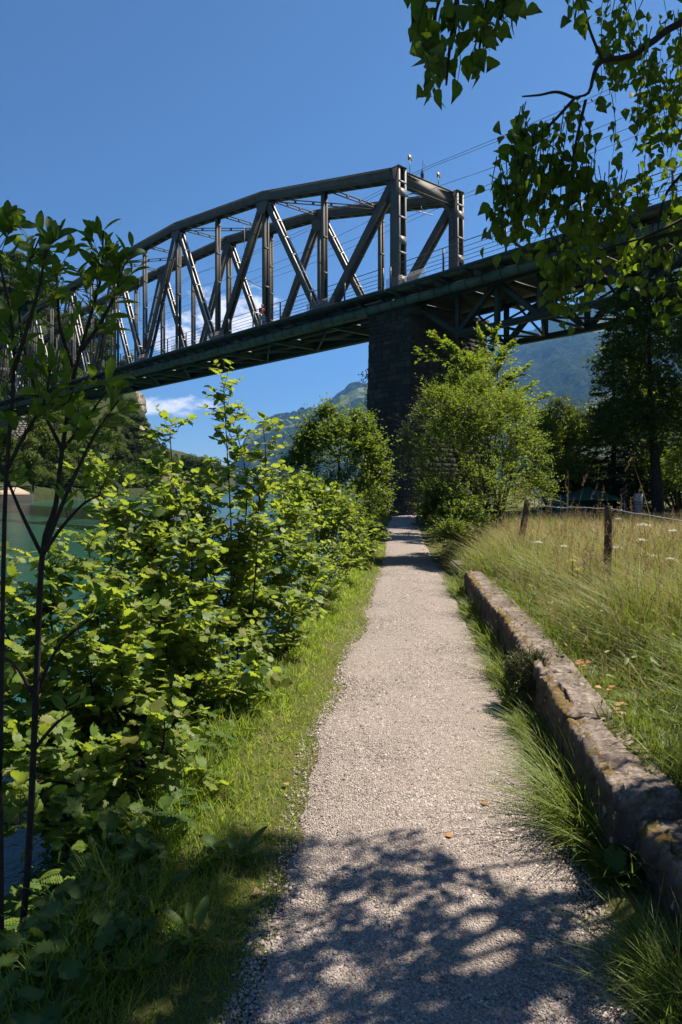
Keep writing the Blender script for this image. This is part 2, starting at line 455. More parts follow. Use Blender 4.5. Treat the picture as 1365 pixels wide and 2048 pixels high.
# ================================================================ the setting
PY = np.array([-4, 2.0, 2.77, 3.43, 4.34, 5.36, 7.0, 8.27, 10.1, 13.0, 18.0, 30.0, 37.4, 41.0])
PL = np.array([-.42, -.36, -.30, -.265, -.24, -.09, .06, .236, .40, .70, 1.10, 1.95, 2.75, 3.6])
PR = np.array([.85, .96, 1.014, 1.084, 1.20, 1.27, 1.455, 1.57, 1.697, 1.90, 2.30, 3.37, 4.05, 5.2])
WATER_Z = -0.6
WALL_END = 10.6
def path_l(y): return np.interp(y, PY, PL)
def path_r(y): return np.interp(y, PY, PR)
def land_l(y):      # the path's left edge carried on beyond its end, for the bank
    return np.where(np.asarray(y) < 18, np.interp(y, PY, PL), 1.10 + (np.asarray(y) - 18) * 0.045)
def ground_z(x, y):
    x, y = np.broadcast_arrays(np.asarray(x, float), np.asarray(y, float))
    L, R = land_l(y), path_r(y)
    dl, dr = L - x, x - R
    z = np.zeros_like(x)
    z += np.where(dl > 0, 0.05 * smooth(0, 0.35, dl) - 1.9 * smooth(0.62, 1.9, dl), 0)
    w = (y < WALL_END)
    zr_wall = np.where(dr > np.where(y < 3.0, 0.56, 0.30), 0.355 + 0.10 * smooth(0.55, 2.5, dr), 0.03 * smooth(0, .12, dr))
    zr_free = 0.44 * smooth(0.05, 1.3, dr)
    z += np.where(dr > 0, np.where(w, zr_wall, zr_free), 0)
    z += np.where(np.abs(dr) + np.abs(dl) > 0, 1, 0) * 0.025 * fbm(x * 1.7, y * 1.7, 3, 5) * smooth(0.0, 0.4, np.maximum(dl, dr - .6))
    return z

def grid_mesh(X, Y, Z, mat, name, sm=True):
    r, c = X.shape
    V = np.stack([X, Y, Z], -1).reshape(-1, 3)
    i = np.arange(r - 1)[:, None] * c + np.arange(c - 1)[None]
    Q = np.stack([i, i + 1, i + c + 1, i + c], -1).reshape(-1, 4)
    return mesh_np(name, V, Q, mat, sm)
# ground: rows along the path, columns measured from its middle
gy = np.concatenate([np.arange(-6, 14, 0.16), np.arange(14, 45, 0.5), np.geomspace(45, 6000, 40)])
go = np.concatenate([-np.geomspace(400, 4, 14), np.arange(-3.8, 4.0, 0.06), np.geomspace(4, 9000, 46)])
go = go[(go > -3.9) | (go < -3.9)]
GYm, GOm = np.meshgrid(gy, go, indexing='ij')
mid = np.where(gy < 18, (path_l(gy) + path_r(gy)) / 2, 1.7 + (gy - 18) * 0.045)
GX = mid[:, None] + GOm
tag(link('ground', grid_mesh(GX, GYm, ground_z(GX, GYm), M['ground'], 'ground')), kind='structure')
# water
wx = np.concatenate([-np.geomspace(30000, 60, 30), np.linspace(-50, 50, 21), np.geomspace(60, 30000, 30)])
wy = np.concatenate([np.linspace(-40, 100, 15), np.geomspace(120, 40000, 40)])
WX, WYm = np.meshgrid(wx, wy)
tag(link('lake', grid_mesh(WX, WYm, np.full_like(WX, WATER_Z), M['water'], 'lake')), kind='structure')
# gravel path: a slightly crowned sheet with ragged edges
py_ = np.concatenate([np.arange(-3, 14, 0.07), np.arange(14, 41, 0.3)])
t_ = np.linspace(0, 1, 15)
PLn = path_l(py_) + 0.05 * fbm(py_ * 2.1, py_ * 0, 4, 21); PRn = path_r(py_) + 0.045 * fbm(py_ * 2.3, py_ * 0, 4, 33)
PX = PLn[:, None] * (1 - t_) + PRn[:, None] * t_
PYm = np.repeat(py_[:, None], 15, 1)
PZ = 0.006 + 0.03 * (1 - (2 * t_ - 1) ** 2)[None] + 0.006 * fbm(PX * 3, PYm * 3, 3, 8)
PZ[:, 0] = -0.02; PZ[:, -1] = -0.02
tag(link('gravel_path', grid_mesh(PX, PYm, PZ, M['gravel'], 'gravel_path')), kind='structure')
def path_z(x, y):
    t = np.clip((x - path_l(y)) / (path_r(y) - path_l(y)), 0, 1)
    return 0.006 + 0.03 * (1 - (2 * t - 1) ** 2) + 0.006 * fbm(x * 3, y * 3, 3, 8)

# mountains across the lake: one ridge rising to the right
RU = np.array([-700, 380, 470, 490, 520, 548, 600, 640, 690, 716, 740, 840, 985, 1080, 1120, 1150, 1185, 1215, 1246, 1300, 1365, 1600, 1900, 2400, 3200])
RV = np.array([972, 968, 925, 872, 846, 832, 820, 810, 783, 764, 760, 730, 690, 650, 622, 603, 585, 574, 558, 545, 528, 515, 520, 540, 600])
uu = np.concatenate([np.linspace(-700, 380, 12, endpoint=False), np.linspace(380, 1500, 420), np.linspace(1500, 3200, 60)[1:]])
rr = np.concatenate([np.linspace(0, 0.94, 90), np.linspace(0.945, 1.0, 14), np.linspace(1.03, 1.5, 8)])
UU, RR = np.meshgrid(uu, rr, indexing='ij')
r0 = 2300 + 500 * np.sin(UU * 0.004); r1 = 4700 + 300 * np.sin(UU * 0.007)
RAD = r0 + (r1 - r0) * RR
ang = (UU - 682.5) / FPX
MX, MYm = ang * RAD, RAD
top = np.interp(UU, RU, (YH - RV) / FPX) * r1
prof = np.where(RR <= 1, 0.10 * smooth(0, .1, RR) + 0.9 * np.clip(RR, 0, 1) ** 1.15, 1 - 0.9 * (RR - 1))
gul = fbm(MX * 0.0021, MYm * 0.0012, 5, 3)
MZ = top * prof * 1.0 + (top * 0.10 + 15) * gul * np.minimum(RR * 3, 1) * np.clip(1.15 - RR, 0.06, 1) - 4
MZ += 14 * fbm(MX * 0.02, MYm * 0.02, 3, 71) * np.minimum(RR * 4, 1)
MZ += top * 0.03 * vnoise(UU * 0.03, RR * 0, 5) * smooth(.8, 1, RR)
tag(link('mountains', grid_mesh(MX, MYm, MZ, M['mountain'], 'mountains')), kind='structure')

# wooded hill on the far bank of the river
BU = np.array([-900, -300, -100, 60, 130, 200, 280, 330, 400, 440, 470])
BR = np.array([60, 75, 88, 104, 125, 141, 164, 195, 240, 300, 360])
HU = np.array([-900, -300, 0, 60, 90, 120, 160, 217, 262, 284, 292, 300, 315, 345, 400, 440, 470])
HV = np.array([300, 420, 560, 585, 615, 655, 675, 705, 765, 808, 835, 872, 915, 935, 950, 966, 974])
hu = np.linspace(-900, 470, 220); hr = np.concatenate([np.linspace(0, 1, 60), np.linspace(1.05, 3, 10)])
HUm, HRm = np.meshgrid(hu, hr, indexing='ij')
def hill_point(u, t):
    b = np.interp(u, BU, BR); depth = np.interp(u, [-900, 0, 280, 320, 470], [70, 85, 75, 60, 40])
    Y = b + depth * t
    x = (u - 682.5) / FPX * Y
    topz = EYE + np.interp(u, HU, (YH - HV) / FPX) * (b + depth)
    base = WATER_Z - 0.5 + 2.2 * smooth(0.0, 0.03, t)
    p = np.clip(t, 0, 1)
    z = base + (topz - 1.2) * (0.12 * p + 0.88 * smooth(0.12, 1.0, p)) + 1.2 * fbm(x * .07, Y * .07, 3, 4) * smooth(0.05, .3, p)
    z = z + np.where(t > 1, (t - 1) * 6, 0)
    return x, Y, z
hx, hY, hz = hill_point(HUm, HRm)
tag(link('far_bank_hill', grid_mesh(hx, hY, hz, M['hill'], 'far_bank_hill')), kind='structure')

# ================================================================ the railway bridge
TH = math.radians(40.26)
BD = np.array([-math.sin(TH), math.cos(TH), 0.0])      # along the bridge, over the river
BP = np.array([math.cos(TH), math.sin(TH), 0.0])       # across it, away from the camera
BO = np.array([3.427, 41.5, 0.0])
ZU = np.array([0, 0, 1.0])
PL_, SP, NPAN = 7.056, 5.307, 14
def grade(s): return 0.0155 * max(s, 0.0)
def B(s, q, z): return BO + BD * s + BP * q + ZU * (z + grade(s))
bridge = thing('railway_truss_bridge', B(0, SP / 2, 12.2),
               'dark steel railway truss bridge with arched top chord spanning the river', 'bridge')
ZB, ZD = 12.75, 13.05
TOPH = {0: 20.35, 2: 23.3, 4: 24.85, 6: 25.1, 8: 25.1, 10: 24.85, 12: 23.3, 14: 20.35}
def top_z(k):
    k0 = (k // 2) * 2
    if k == k0: return TOPH[k]
    return (TOPH[k0] + TOPH[k0 + 2]) / 2
_batten_cache = {}
def batten_mesh(w, l, t, mat):
    key = (round(w, 2), round(l, 2), mat.name)
    if key not in _batten_cache:
        m = MB(); m.box(-l / 2, l / 2, -w / 2, w / 2, -t / 2, t / 2)
        _batten_cache[key] = m.mesh('batten', mat)
    return _batten_cache[key]
def member(name, p1, p2, w, d, parent, mat, spacing=1.35, fl=0.13, bl=0.16, both=True, bmat=None, first=0.7, th=0.022, fmat=None):
    """built-up member: two channels, webs in the truss plane, joined by battens across both open faces"""
    p1 = np.asarray(p1); p2 = np.asarray(p2)
    ax = unit(p2 - p1); sd = unit(BP - ax * np.dot(BP, ax)); up = np.cross(ax, sd)
    ln = np.linalg.norm(p2 - p1); c = (p1 + p2) / 2
    m = MB(); mf = MB()
    for sg in (-1, 1):
        m.frame_box(c + sd * sg * (w / 2 - th / 2), ax, sd, up, ln / 2, th / 2, d / 2)
        for u in (-1, 1):
            (mf if fmat else m).frame_box(c + sd * sg * (w / 2 - th - fl / 2 - .001) + up * u * (d / 2 - th / 2 - .002), ax, sd, up, ln / 2, fl / 2, th / 2)
    o = m.build(name, mat, parent)
    if fmat: mf.build('flange', fmat, o)
    n = max(1, int((ln - 2 * first) / spacing))
    me = batten_mesh(w - 0.01, bl, 0.02, bmat or mat)
    R = Matrix([[*map(float, r)] for r in np.stack([ax, sd, up], 1)]).to_4x4()
    for i in range(n + 1):
        t = first + (ln - 2 * first) * (i / n)
        for u in ((-1, 1) if both else (1,)):
            pos = p1 + ax * t + up * u * (d / 2 + 0.012)
            link('batten', me, o, M=Matrix.Translation([float(x) for x in pos]) @ R)
    return o
def plate(name, pts2, q, th, parent, mat):
    """gusset plate in the truss plane; pts2 are (s, z)"""
    n = len(pts2)
    V = [B(s, q - th / 2, z) for s, z in pts2] + [B(s, q + th / 2, z) for s, z in pts2]
    m = MB(); m.add(V)
    me_f = [list(range(n)), list(range(2 * n - 1, n - 1, -1))] + [[i, i + n, (i + 1) % n + n, (i + 1) % n] for i in range(n)]
    me = bpy.data.meshes.new(name); me.from_pydata([tuple(v) for v in V], [], me_f); me.materials.append(mat)
    return link(name, me, parent)
for side, q0 in ((0, 0.0), (1, SP)):
    for k in range(0, NPAN, 2):                       # top chord, straight between the main nodes
        a, b = B(k * PL_, q0, top_z(k)), B((k + 2) * PL_, q0, top_z(k + 2))
        m = MB()
        ax = unit(b - a); up = np.cross(ax, BP)
        if up[2] < 0: up = -up
        c = (a + b) / 2; ln = np.linalg.norm(b - a)
        for sg in (-1, 1):
            m.frame_box(c + BP * sg * 0.30, ax, BP, up, ln / 2 + .05, 0.02, 0.33)
            m.frame_box(c + BP * sg * 0.36 - up * 0.32, ax, BP, up, ln / 2 + .05, 0.05, 0.015)
        m.frame_box(c + up * 0.345, ax, BP, up, ln / 2 + .05, 0.40, 0.015)
        o = m.build('top_chord', M['steel'], bridge)
        R = Matrix([[*map(float, r)] for r in np.stack([ax, BP, up], 1)]).to_4x4()
        for i in range(9):
            link('batten', batten_mesh(0.64, 0.3, .02, M['steel']), o,
                 M=Matrix.Translation([float(x) for x in (a + ax * ln * (i + .5) / 9 - up * 0.352)]) @ R)
    for k in range(0, NPAN):                          # bottom chord
        m = MB()
        for sg in (-1, 1):
            m.beam(B(k * PL_, q0 + sg * .25, ZB), B((k + 1) * PL_, q0 + sg * .25, ZB), 0.03, 0.7, BP)
        m.beam(B(k * PL_, q0, ZB - .37), B((k + 1) * PL_, q0, ZB - .37), 0.62, 0.03, BP)
        m.build('bottom_chord', M['steel_green'], bridge)
    for k in range(1, NPAN):                          # verticals
        if k % 2: member('vertical', B(k * PL_, q0, 12.9), B(k * PL_, q0, top_z(k) - .3), 0.40, 0.27, bridge, M['steel'], 2.3, 0.1)
        else: member('vertical', B(k * PL_, q0, 12.9), B(k * PL_, q0, top_z(k) - .3), 0.44, 0.32, bridge, M['steel'], 2.3, 0.1)
    for k in range(0, NPAN + 1, 2):                   # diagonals fan out from every second top node
        for dk in (-1, 1):
            kb = k + dk
            if 0 <= kb <= NPAN:
                member('diagonal', B(kb * PL_ - dk * 0.25, q0, 12.95), B(k * PL_ + dk * 0.2, q0, top_z(k) - .25),
                       0.52, 0.50 if k in (0, NPAN) else 0.44, bridge, M['steel'], 1.75, 0.11, 0.1, fmat=M['sunlit_flange'] if dk < 0 else M['steel'], bmat=M['sunlit_flange'] if dk < 0 else M['steel'])
        zt = top_z(k); s0 = k * PL_
        if 0 < k < NPAN:
            for dq in (-.325, .325):
                plate('gusset_plate', [(s0 - .85, zt + .22), (s0 + .85, zt + .22), (s0 + .75, zt - .75), (s0 + .3, zt - 1.35), (s0 - .3, zt - 1.35), (s0 - .75, zt - .75)], q0 + dq, 0.02, bridge, M['steel'])
    for k in range(1, NPAN, 2):
        s0 = k * PL_
        plate('gusset_plate', [(s0 - 1.0, 13.1), (s0 + 1.0, 13.1), (s0 + .55, 13.9), (s0 - .55, 13.9)], q0 - .29, 0.02, bridge, M['steel'])
    for k in (0, NPAN):                               # end posts with riveted batten plates
        sgn = -1 if k == 0 else 1
        a, b = B(k * PL_, q0, 12.6), B(k * PL_, q0, 20.72)
        o = member('end_post', a, b, 0.66, 0.72, bridge, M['steel'], 1.62, 0.14, 0.14, bmat=M['grey_flange'], first=0.9)
        for zc in (14.0, 16.35, 19.2):
            m = MB()
            fs = k * PL_ + sgn * 0.385
            m.beam(B(fs, q0, zc - .24), B(fs, q0, zc + .24), 0.655, 0.02, BP)
            for i in range(4):
                for j in (-1, 1):
                    for e in (-.05, .05):
                        m.frame_box(B(fs + sgn * .014, q0 + j * .24 + e, zc - .18 + .12 * i), BD, BP, ZU, .014, .016, .016)
            m.build('riveted_plate', M['grey_flange'], o)
        # outer flange strips, the light on them painted in as a lighter grey
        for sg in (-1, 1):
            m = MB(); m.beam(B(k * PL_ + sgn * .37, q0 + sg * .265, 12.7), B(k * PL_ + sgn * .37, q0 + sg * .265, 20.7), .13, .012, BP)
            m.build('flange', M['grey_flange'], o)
        m = MB(); m.beam(B(k * PL_, q0 - .37, 20.74), B(k * PL_, q0 + .37, 20.74), .82, .03, BD); m.build('cap_plate', M['steel'], bridge)
for k in (0, NPAN):                                   # portal: deep transom, curved knees
    s0 = k * PL_
    m = MB()
    m.beam(B(s0, .34, 20.2), B(s0, SP - .34, 20.2), 0.03, 0.86, BD)
    m.beam(B(s0, .34, 20.64), B(s0, SP - .34, 20.64), 0.34, 0.03, BD)
    m.beam(B(s0, .34, 19.76), B(s0, SP - .34, 19.76), 0.34, 0.03, BD)
    o = m.build('portal_transom', M['steel'], bridge)
    for e, sg in ((.36, 1), (SP - .36, -1)):
        pts = [B(s0, e + sg * 0.06, 17.7)] + [B(s0, e + sg * (1.5 - 1.45 * math.cos(a)), 18.45 + 1.28 * math.sin(a)) for a in np.linspace(0, math.pi / 2, 9)]
        m = MB()
        for a, b in zip(pts[:-1], pts[1:]): m.beam(a, b, 0.26, 0.05, BD)
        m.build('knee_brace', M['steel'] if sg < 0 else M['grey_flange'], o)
def laced(name, a, b, parent, mat, w=0.22, h=0.05, n=5):
    m = MB(); a = np.asarray(a); b = np.asarray(b)
    sd = unit(np.cross(b - a, ZU))
    for sg in (-1, 1): m.beam(a + ZU * sg * w / 2, b + ZU * sg * w / 2, 0.1, h, sd)
    for i in range(n):
        c = a + (b - a) * (i + .5) / n
        m.frame_box(c, unit(b - a), sd, ZU, 0.09, 0.045, w / 2)
    return m.build(name, mat, parent)
for k in range(1, NPAN):                              # top lateral bracing
    z = top_z(k) - 0.05
    laced('top_strut', B(k * PL_, .32, z), B(k * PL_, SP - .32, z), bridge, M['steel'], n=4)
for k in range(0, NPAN):
    a, b = (0.32, SP - .32) if k % 2 == 0 else (SP - .32, .32)
    laced('top_brace', B(k * PL_, a, top_z(k) - .1), B((k + 1) * PL_, b, top_z(k + 1) - .1), bridge, M['steel'], n=6)
for k in range(0, NPAN + 1):                          # floor: cross girders, stringers, laterals
    m = MB()
    m.beam(B(k * PL_, .3, 12.72), B(k * PL_, SP - .3, 12.72), 0.03, 0.62, BD)
    m.beam(B(k * PL_, .3, 12.4), B(k * PL_, SP - .3, 12.4), 0.26, 0.03, BD)
    m.build('cross_girder', M['pipe'], bridge)
for k in range(0, NPAN):
    for q in (1.9, 3.4):
        m = MB(); m.beam(B(k * PL_, q, 12.85), B((k + 1) * PL_, q, 12.85), .2, .4, BP); m.build('stringer', M['steel_green'], bridge)
    for a, b in ((.35, SP - .35), (SP - .35, .35)):
        m = MB(); m.beam(B(k * PL_, a, 12.36), B((k + 1) * PL_, b, 12.36), .12, .09, BP); m.build('bottom_lateral', M['steel_green'], bridge)
m = MB()
for k in range(NPAN): m.beam(B(k * PL_, SP / 2, 13.1), B((k + 1) * PL_, SP / 2, 13.1), SP - .52, 0.05, BP)
m.build('deck_plate', M['steel_green'], bridge)
QE, QI = -1.72, -0.42                                  # outer and inner edge of the footway
m = MB(); m.beam(B(-.6, (QE + QI) / 2, 13.0), B(NPAN * PL_, (QE + QI) / 2, 13.0), QI - QE, .06, BP); m.build('footway_plate', M['steel_green'], bridge)
m = MB(); m.beam(B(-.6, QE, 12.97), B(NPAN * PL_, QE, 12.97), .05, .24, BP); m.build('footway_edge', M['steel_green'], bridge)
for i in range(int(NPAN * PL_ / 1.764)):
    s = i * 1.764 + .4
    m = MB(); m.beam(B(s, QI + .15, 12.62), B(s, QE + .06, 12.92), .08, .12, BD); m.build('footway_bracket', M['steel_green'], bridge)
def railing(owner, s0, s1, q, step, height=1.25, small=True, zd=13.03, mat='rail'):
    n = int(abs(s1 - s0) / step)
    for i in range(n + 1):
        s = s0 + (s1 - s0) * i / n
        m = MB(); m.frame_box(B(s, q, zd + height / 2), BD, BP, ZU, .045, .03, height / 2); m.build('railing_post', M[mat], owner)
    for h in (1.0, .76, .55, .37, .2):
        m = MB(); m.tube([B(s, q, zd + height * h) for s in np.linspace(s0, s1, 30)], .024 if h == 1.0 else .016, 5); m.build('railing_bar', M[mat], owner)
railing(bridge, -.5, NPAN * PL_, QE, 3.4)
railing(bridge, -.5, NPAN * PL_, SP + 1.2, 3.4, .95)
def mesh_panel(owner, s0, s1, q, z0, z1, step=0.07):
    V = []; E_ = []
    m = MB()
    nx = int((s1 - s0) / step); nz = int((z1 - z0) / step)
    for i in range(nx + 1): m.beam(B(s0 + i * step, q, z0), B(s0 + i * step, q, z1), .011, .011, BD)
    for j in range(nz + 1): m.beam(B(s0, q + .006, z0 + j * step), B(s1, q + .006, z0 + j * step), .011, .011, BP)
    m.build('mesh_panel', M['galv'], owner)
for k in range(0, 10):
    c = k * PL_
    if k % 2 == 1: mesh_panel(bridge, c - 1.5, c + 1.5, -.37, 13.1, 14.15)
    else: mesh_panel(bridge, c - .7, c + .7, -.37, 13.1, 14.15)
# marker plates and a feeder insulator on the portal
for q, zt, w in ((1.0, 21.6, .30), (3.6, 21.3, .28)):
    m = MB(); m.tube([B(0, q, 20.6), B(0, q, zt)], .022, 6); o = m.build('marker_rod', M['rail'], bridge)
    m = MB(); m.frame_box(B(0, q, zt + .1), BP, BD, ZU, w / 2, .012, .17); m.build('marker_plate', M['yellow'], o)
m = MB()
prof = [(.05, 0), (.05, .12), (.13, .16), (.05, .22), (.13, .27), (.05, .33), (.13, .38), (.05, .45), (.07, .55), (.03, .62)]
m.tube([B(0, 2.1, 20.66 + z) for r, z in prof], [r for r, z in prof], 10); m.build('insulator', M['ceramic'], bridge)
m = MB(); m.tube([B(-1.2 + 1.2 * t, 2.1 - 1.1 + 1.1 * t, 20.75 + .85 * math.sin(t * math.pi)) for t in np.linspace(0, 2, 17)], .012, 4); m.build('jumper_cable', M['wire'], bridge)
m = MB(); m.tube([B(.4, 1.6, 18.8), B(.4, 3.5, 18.95)], .03, 6); m.tube([B(.4, 2.4, 19.25), B(.4, 2.6, 18.85)], .02, 6); m.build('catenary_arm', M['galv'], bridge)
# green service pipe slung beside the deck, in flanged lengths
def pipe_pt(s): return B(s, -0.86, 12.36 if s > 1.5 else 12.36 + 0.00 * s)
s = -27.0
while s < NPAN * PL_ - 2:
    e = min(s + 3.3, NPAN * PL_)
    m = MB(); m.tube([pipe_pt(s), pipe_pt(e)], .255, 16)
    o = m.build('service_pipe', M['pipe'], bridge, True)
    for t in (0.03, 1.12, 2.2):
        m = MB(); m.tube([pipe_pt(s + t), pipe_pt(s + t + .07)], .285, 16); m.build('pipe_collar', M['steel_green'], o, True)
    s = e
for k in range(0, NPAN):
    for h in (.5,):
        m = MB(); m.beam(B((k + h) * PL_, -.86, 12.6), B((k + h) * PL_, -.1, 13.0), .06, .06, BD); m.build('pipe_hanger', M['steel_green'], bridge)
# overhead line
def wire(name, pts, r, label, cat='wire', group='overhead line wires over the bridge'):
    m = MB(); m.tube(pts, r, 4); o = m.build(name, M['wire']); tag(o, label, cat, group); return o
for q, z0, z1, sag, lab in ((1.55, 21.05, 20.9, .5, 'thin feeder wire running over the portal near its near marker plate'),
                            (2.1, 21.25, 21.2, .6, 'thin feeder wire held by the dark insulator on the portal'),
                            (2.6, 19.0, 19.2, .1, 'contact wire running through the middle of the truss bridge'),
                            (2.62, 20.2, 20.0, .7, 'catenary wire hanging above the contact wire inside the truss'),
                            (4.6, 19.9, 20.0, .5, 'lower feeder wire passing beside the far portal post')):
    ss = np.linspace(-45, NPAN * PL_, 60)
    wire('overhead_wire', [B(s, q, z0 + (0.9 if 0 < s else 0) * 0 - sag * abs(math.sin(s / 28.2 * math.pi)) - grade(s) * .3) for s in ss], .014, lab)
for k in (3, 6, 9):
    m = MB(); m.tube([B(k * PL_, 2.6, top_z(k) - .2), B(k * PL_, 2.6, 19.0)], .02, 5); m.tube([B(k * PL_, 2.6, 19.2), B(k * PL_, SP - .3, 18.6)], .03, 5); m.build('catenary_arm', M['rail'], bridge)

# approach span: deck truss below the track
appr = thing('approach_truss_span', B(-14, SP / 2, 10), 'dark green deck truss approach span right of the stone pier', 'bridge')
AZT, AZB = 12.45, 10.15
node = [-0.9, -4.35, -7.0, -9.6, -12.25, -15.0, -17.65, -20.3, -22.95, -25.6, -28.2]
for q0 in (0.35, 4.75):
    m = MB(); m.beam(B(.3, q0, AZT), B(node[-1], q0, AZT), .34, .32, BP); m.build('upper_chord', M['steel_green'], appr)
    m = MB(); m.beam(B(node[1] + .25, q0, AZB), B(node[-1], q0, AZB), .36, .30, BP); m.build('lower_chord', M['steel_green'], appr)
    for i, s in enumerate(node[1:]):
        m = MB()
        for sg in (-1, 1): m.beam(B(s, q0 + sg * .1, AZB), B(s, q0 + sg * .1, AZT), .03, .26, BP)
        m.beam(B(s, q0, AZB), B(s, q0, AZT), .2, .03, BP)
        m.build('vertical', M['steel_green'], appr)
    for i in range(len(node) - 1):
        a, b = node[i], node[i + 1]
        za, zb = (AZT, AZB) if i % 2 == 0 else (AZB, AZT)
        m = MB()
        for sg in (-1, 1): m.beam(B(a, q0 + sg * .13, za), B(b, q0 + sg * .13, zb), .03, .27, BP)
        m.beam(B(a, q0, za), B(b, q0, zb), .26, .03, BP)
        m.build('diagonal', M['steel_green'], appr)
for i, s in enumerate(node[1:]):
    m = MB(); m.beam(B(s, .5, AZB), B(s, 4.6, AZB), .12, .12, BD); m.build('cross_strut', M['steel_green'], appr)
    m = MB(); m.beam(B(s, .5, AZB + .1), B(s, 4.6, AZT - .2), .1, .1, BD); m.build('sway_brace', M['steel_green'], appr)
    m = MB(); m.beam(B(s, .5, AZT - .2), B(s, 4.6, AZB + .1), .1, .08, BD); m.build('sway_brace', M['steel_green'], appr)
    m = MB(); m.beam(B(s, -1.5, 12.6), B(s, SP + 1.2, 12.6), .2, .3, BD); m.build('deck_beam', M['steel_green'], appr)
for i in range(1, len(node) - 1):
    a, b = (.5, 4.6) if i % 2 else (4.6, .5)
    m = MB(); m.beam(B(node[i], a, AZB - .02), B(node[i + 1], b, AZB - .02), .12, .1, BP); m.build('bottom_lateral', M['steel_green'], appr)
m = MB(); m.beam(B(-.65, SP / 2, 12.88), B(-30, SP / 2, 12.88), SP + 1.0, .22, BP); m.build('track_deck', M['steel_green'], appr)
sl = -.7
while sl > -29:
    m = MB(); m.beam(B(sl, -1.12, 12.93), B(sl - 1.72, -1.12, 12.93), 1.15, .09, BP); m.build('footway_slab', M['slab'], appr)
    sl -= 1.76
m = MB(); m.beam(B(-.65, QE, 12.95), B(-30, QE, 12.95), .06, .2, BP); m.build('footway_edge', M['steel_green'], appr)
for i in range(16):
    s = -1.2 - i * 1.76
    m = MB(); m.beam(B(s, -.3, 12.45), B(s, QE + .05, 12.82), .07, .14, BD); m.beam(B(s, -.3, 12.86), B(s, QE + .05, 12.86), .09, .06, BD); m.build('footway_bracket', M['steel_green'], appr)
railing(appr, -1.1, -29, QE, 3.5, 1.22)
railing(appr, -1.1, -29, SP + 1.2, 3.5, .95)
mesh_panel(appr, -2.6, -1.2, -.42, 13.0, 14.1)

# ---------------------------------------------------------------- piers of coursed stone
def unit_stone():
    bm = bmesh.new(); bmesh.ops.create_cube(bm, size=1)
    bmesh.ops.bevel(bm, geom=bm.edges[:], offset=.06, segments=1, affect='EDGES')
    for v in bm.verts: v.co += Vector((random.uniform(-.03, .03), random.uniform(-.03, .03), random.uniform(-.03, .03)))
    me = bpy.data.meshes.new('stone'); bm.to_mesh(me); bm.free(); return me
def pier(name, s_c, zt, z0, label, mat, mort, course, wmin, wmax, n_single, tall=True):
    """stone pier, battered; faces towards the river path and towards the approach are laid stone by stone"""
    hs, q0, q1 = 1.75, -0.55, SP + 1.1
    bat = 0.022
    root = thing(name, B(s_c, SP / 2, z0) * np.array([1, 1, 0]) + ZU * z0, label, 'bridge pier')
    m = MB(); V = []
    gz = grade(s_c)
    zt = zt + gz
    def pt(s, q, z):
        e = bat * (zt - z)
        return BO + BD * (s_c + s * (hs + e)) + BP * ((q0 - e) if q < 0 else (q1 + e)) + ZU * z
    for z in (z0, zt):
        for s, q in ((-1, -1), (1, -1), (1, 1), (-1, 1)): V.append(pt(s, q, z))
    m.add(V, [[0, 1, 2, 3], [7, 6, 5, 4], [0, 4, 5, 1], [1, 5, 6, 2], [2, 6, 7, 3], [3, 7, 4, 0]])
    m.build('core', mort, root)
    m = MB(); m.frame_box(BO + BD * s_c + BP * (q0 + q1) / 2 + ZU * (zt + .17), BD, BP, ZU, hs + .12, (q1 - q0) / 2 + .12, .17); m.build('cap_stone', mat, root)
    stones = []
    z = zt
    protos = [unit_stone() for _ in range(4)]
    for me in protos: me.materials.append(mat)
    while z > z0 + .05:
        ch = course * random.uniform(.8, 1.25)
        zc = z - ch / 2; e = bat * (zt - zc)
        for face in ('side', 'end'):
            ln = 2 * (hs + e) if face == 'side' else (q1 - q0 + 2 * e)
            t = -random.uniform(0, wmin * .5)
            while t < ln:
                w = random.uniform(wmin, wmax)
                a, b = max(t, 0), min(t + w, ln)
                if b - a > .12:
                    mt = (a + b) / 2; pr = random.uniform(.0, .035)
                    if face == 'side':
                        c = BO + BD * (s_c - hs - e + mt) + BP * (q0 - e - pr + .09) + ZU * zc
                        X, Yv = BD, BP
                    else:
                        c = BO + BD * (s_c - hs - e - pr + .09) + BP * (q0 - e + mt) + ZU * zc
                        X, Yv = BP, -BD
                    stones.append((c, X, Yv, b - a - .018, .26, ch - .016, face))
                t += w
        z -= ch
    # which stones show largest: those low in distance and clear of the bushes
    px = [proj(c[0])[1] for c in stones]
    order = sorted(range(len(stones)), key=lambda i: (stones[i][6] != 'side', px[i] > 900, px[i]))
    rest = MB()
    for rank, i in enumerate(order):
        c, X, Yv, lx, ly, lz, f = stones[i]
        me = protos[i % 4]
        Mx = Matrix([[float(X[r] * lx), float(Yv[r] * ly), float(ZU[r] * lz), float(c[r])] for r in range(3)] + [[0, 0, 0, 1]])
        if rank < n_single: link('stone', me, root, M=Mx)
        else: rest.frame_box(c, X, Yv, ZU, lx / 2, ly / 2, lz / 2)
    if rest.V: tag(rest.build('stonework', mat, root), kind='stuff')
    return root
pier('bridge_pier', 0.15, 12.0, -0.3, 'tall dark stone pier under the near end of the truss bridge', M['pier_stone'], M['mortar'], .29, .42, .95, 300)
pier('bridge_pier', NPAN * PL_ - .2, 11.9, 0.5, 'grey stone pier on the far bank at the left edge', M['far_stone'], M['mortar'], .34, .5, 1.1, 0)

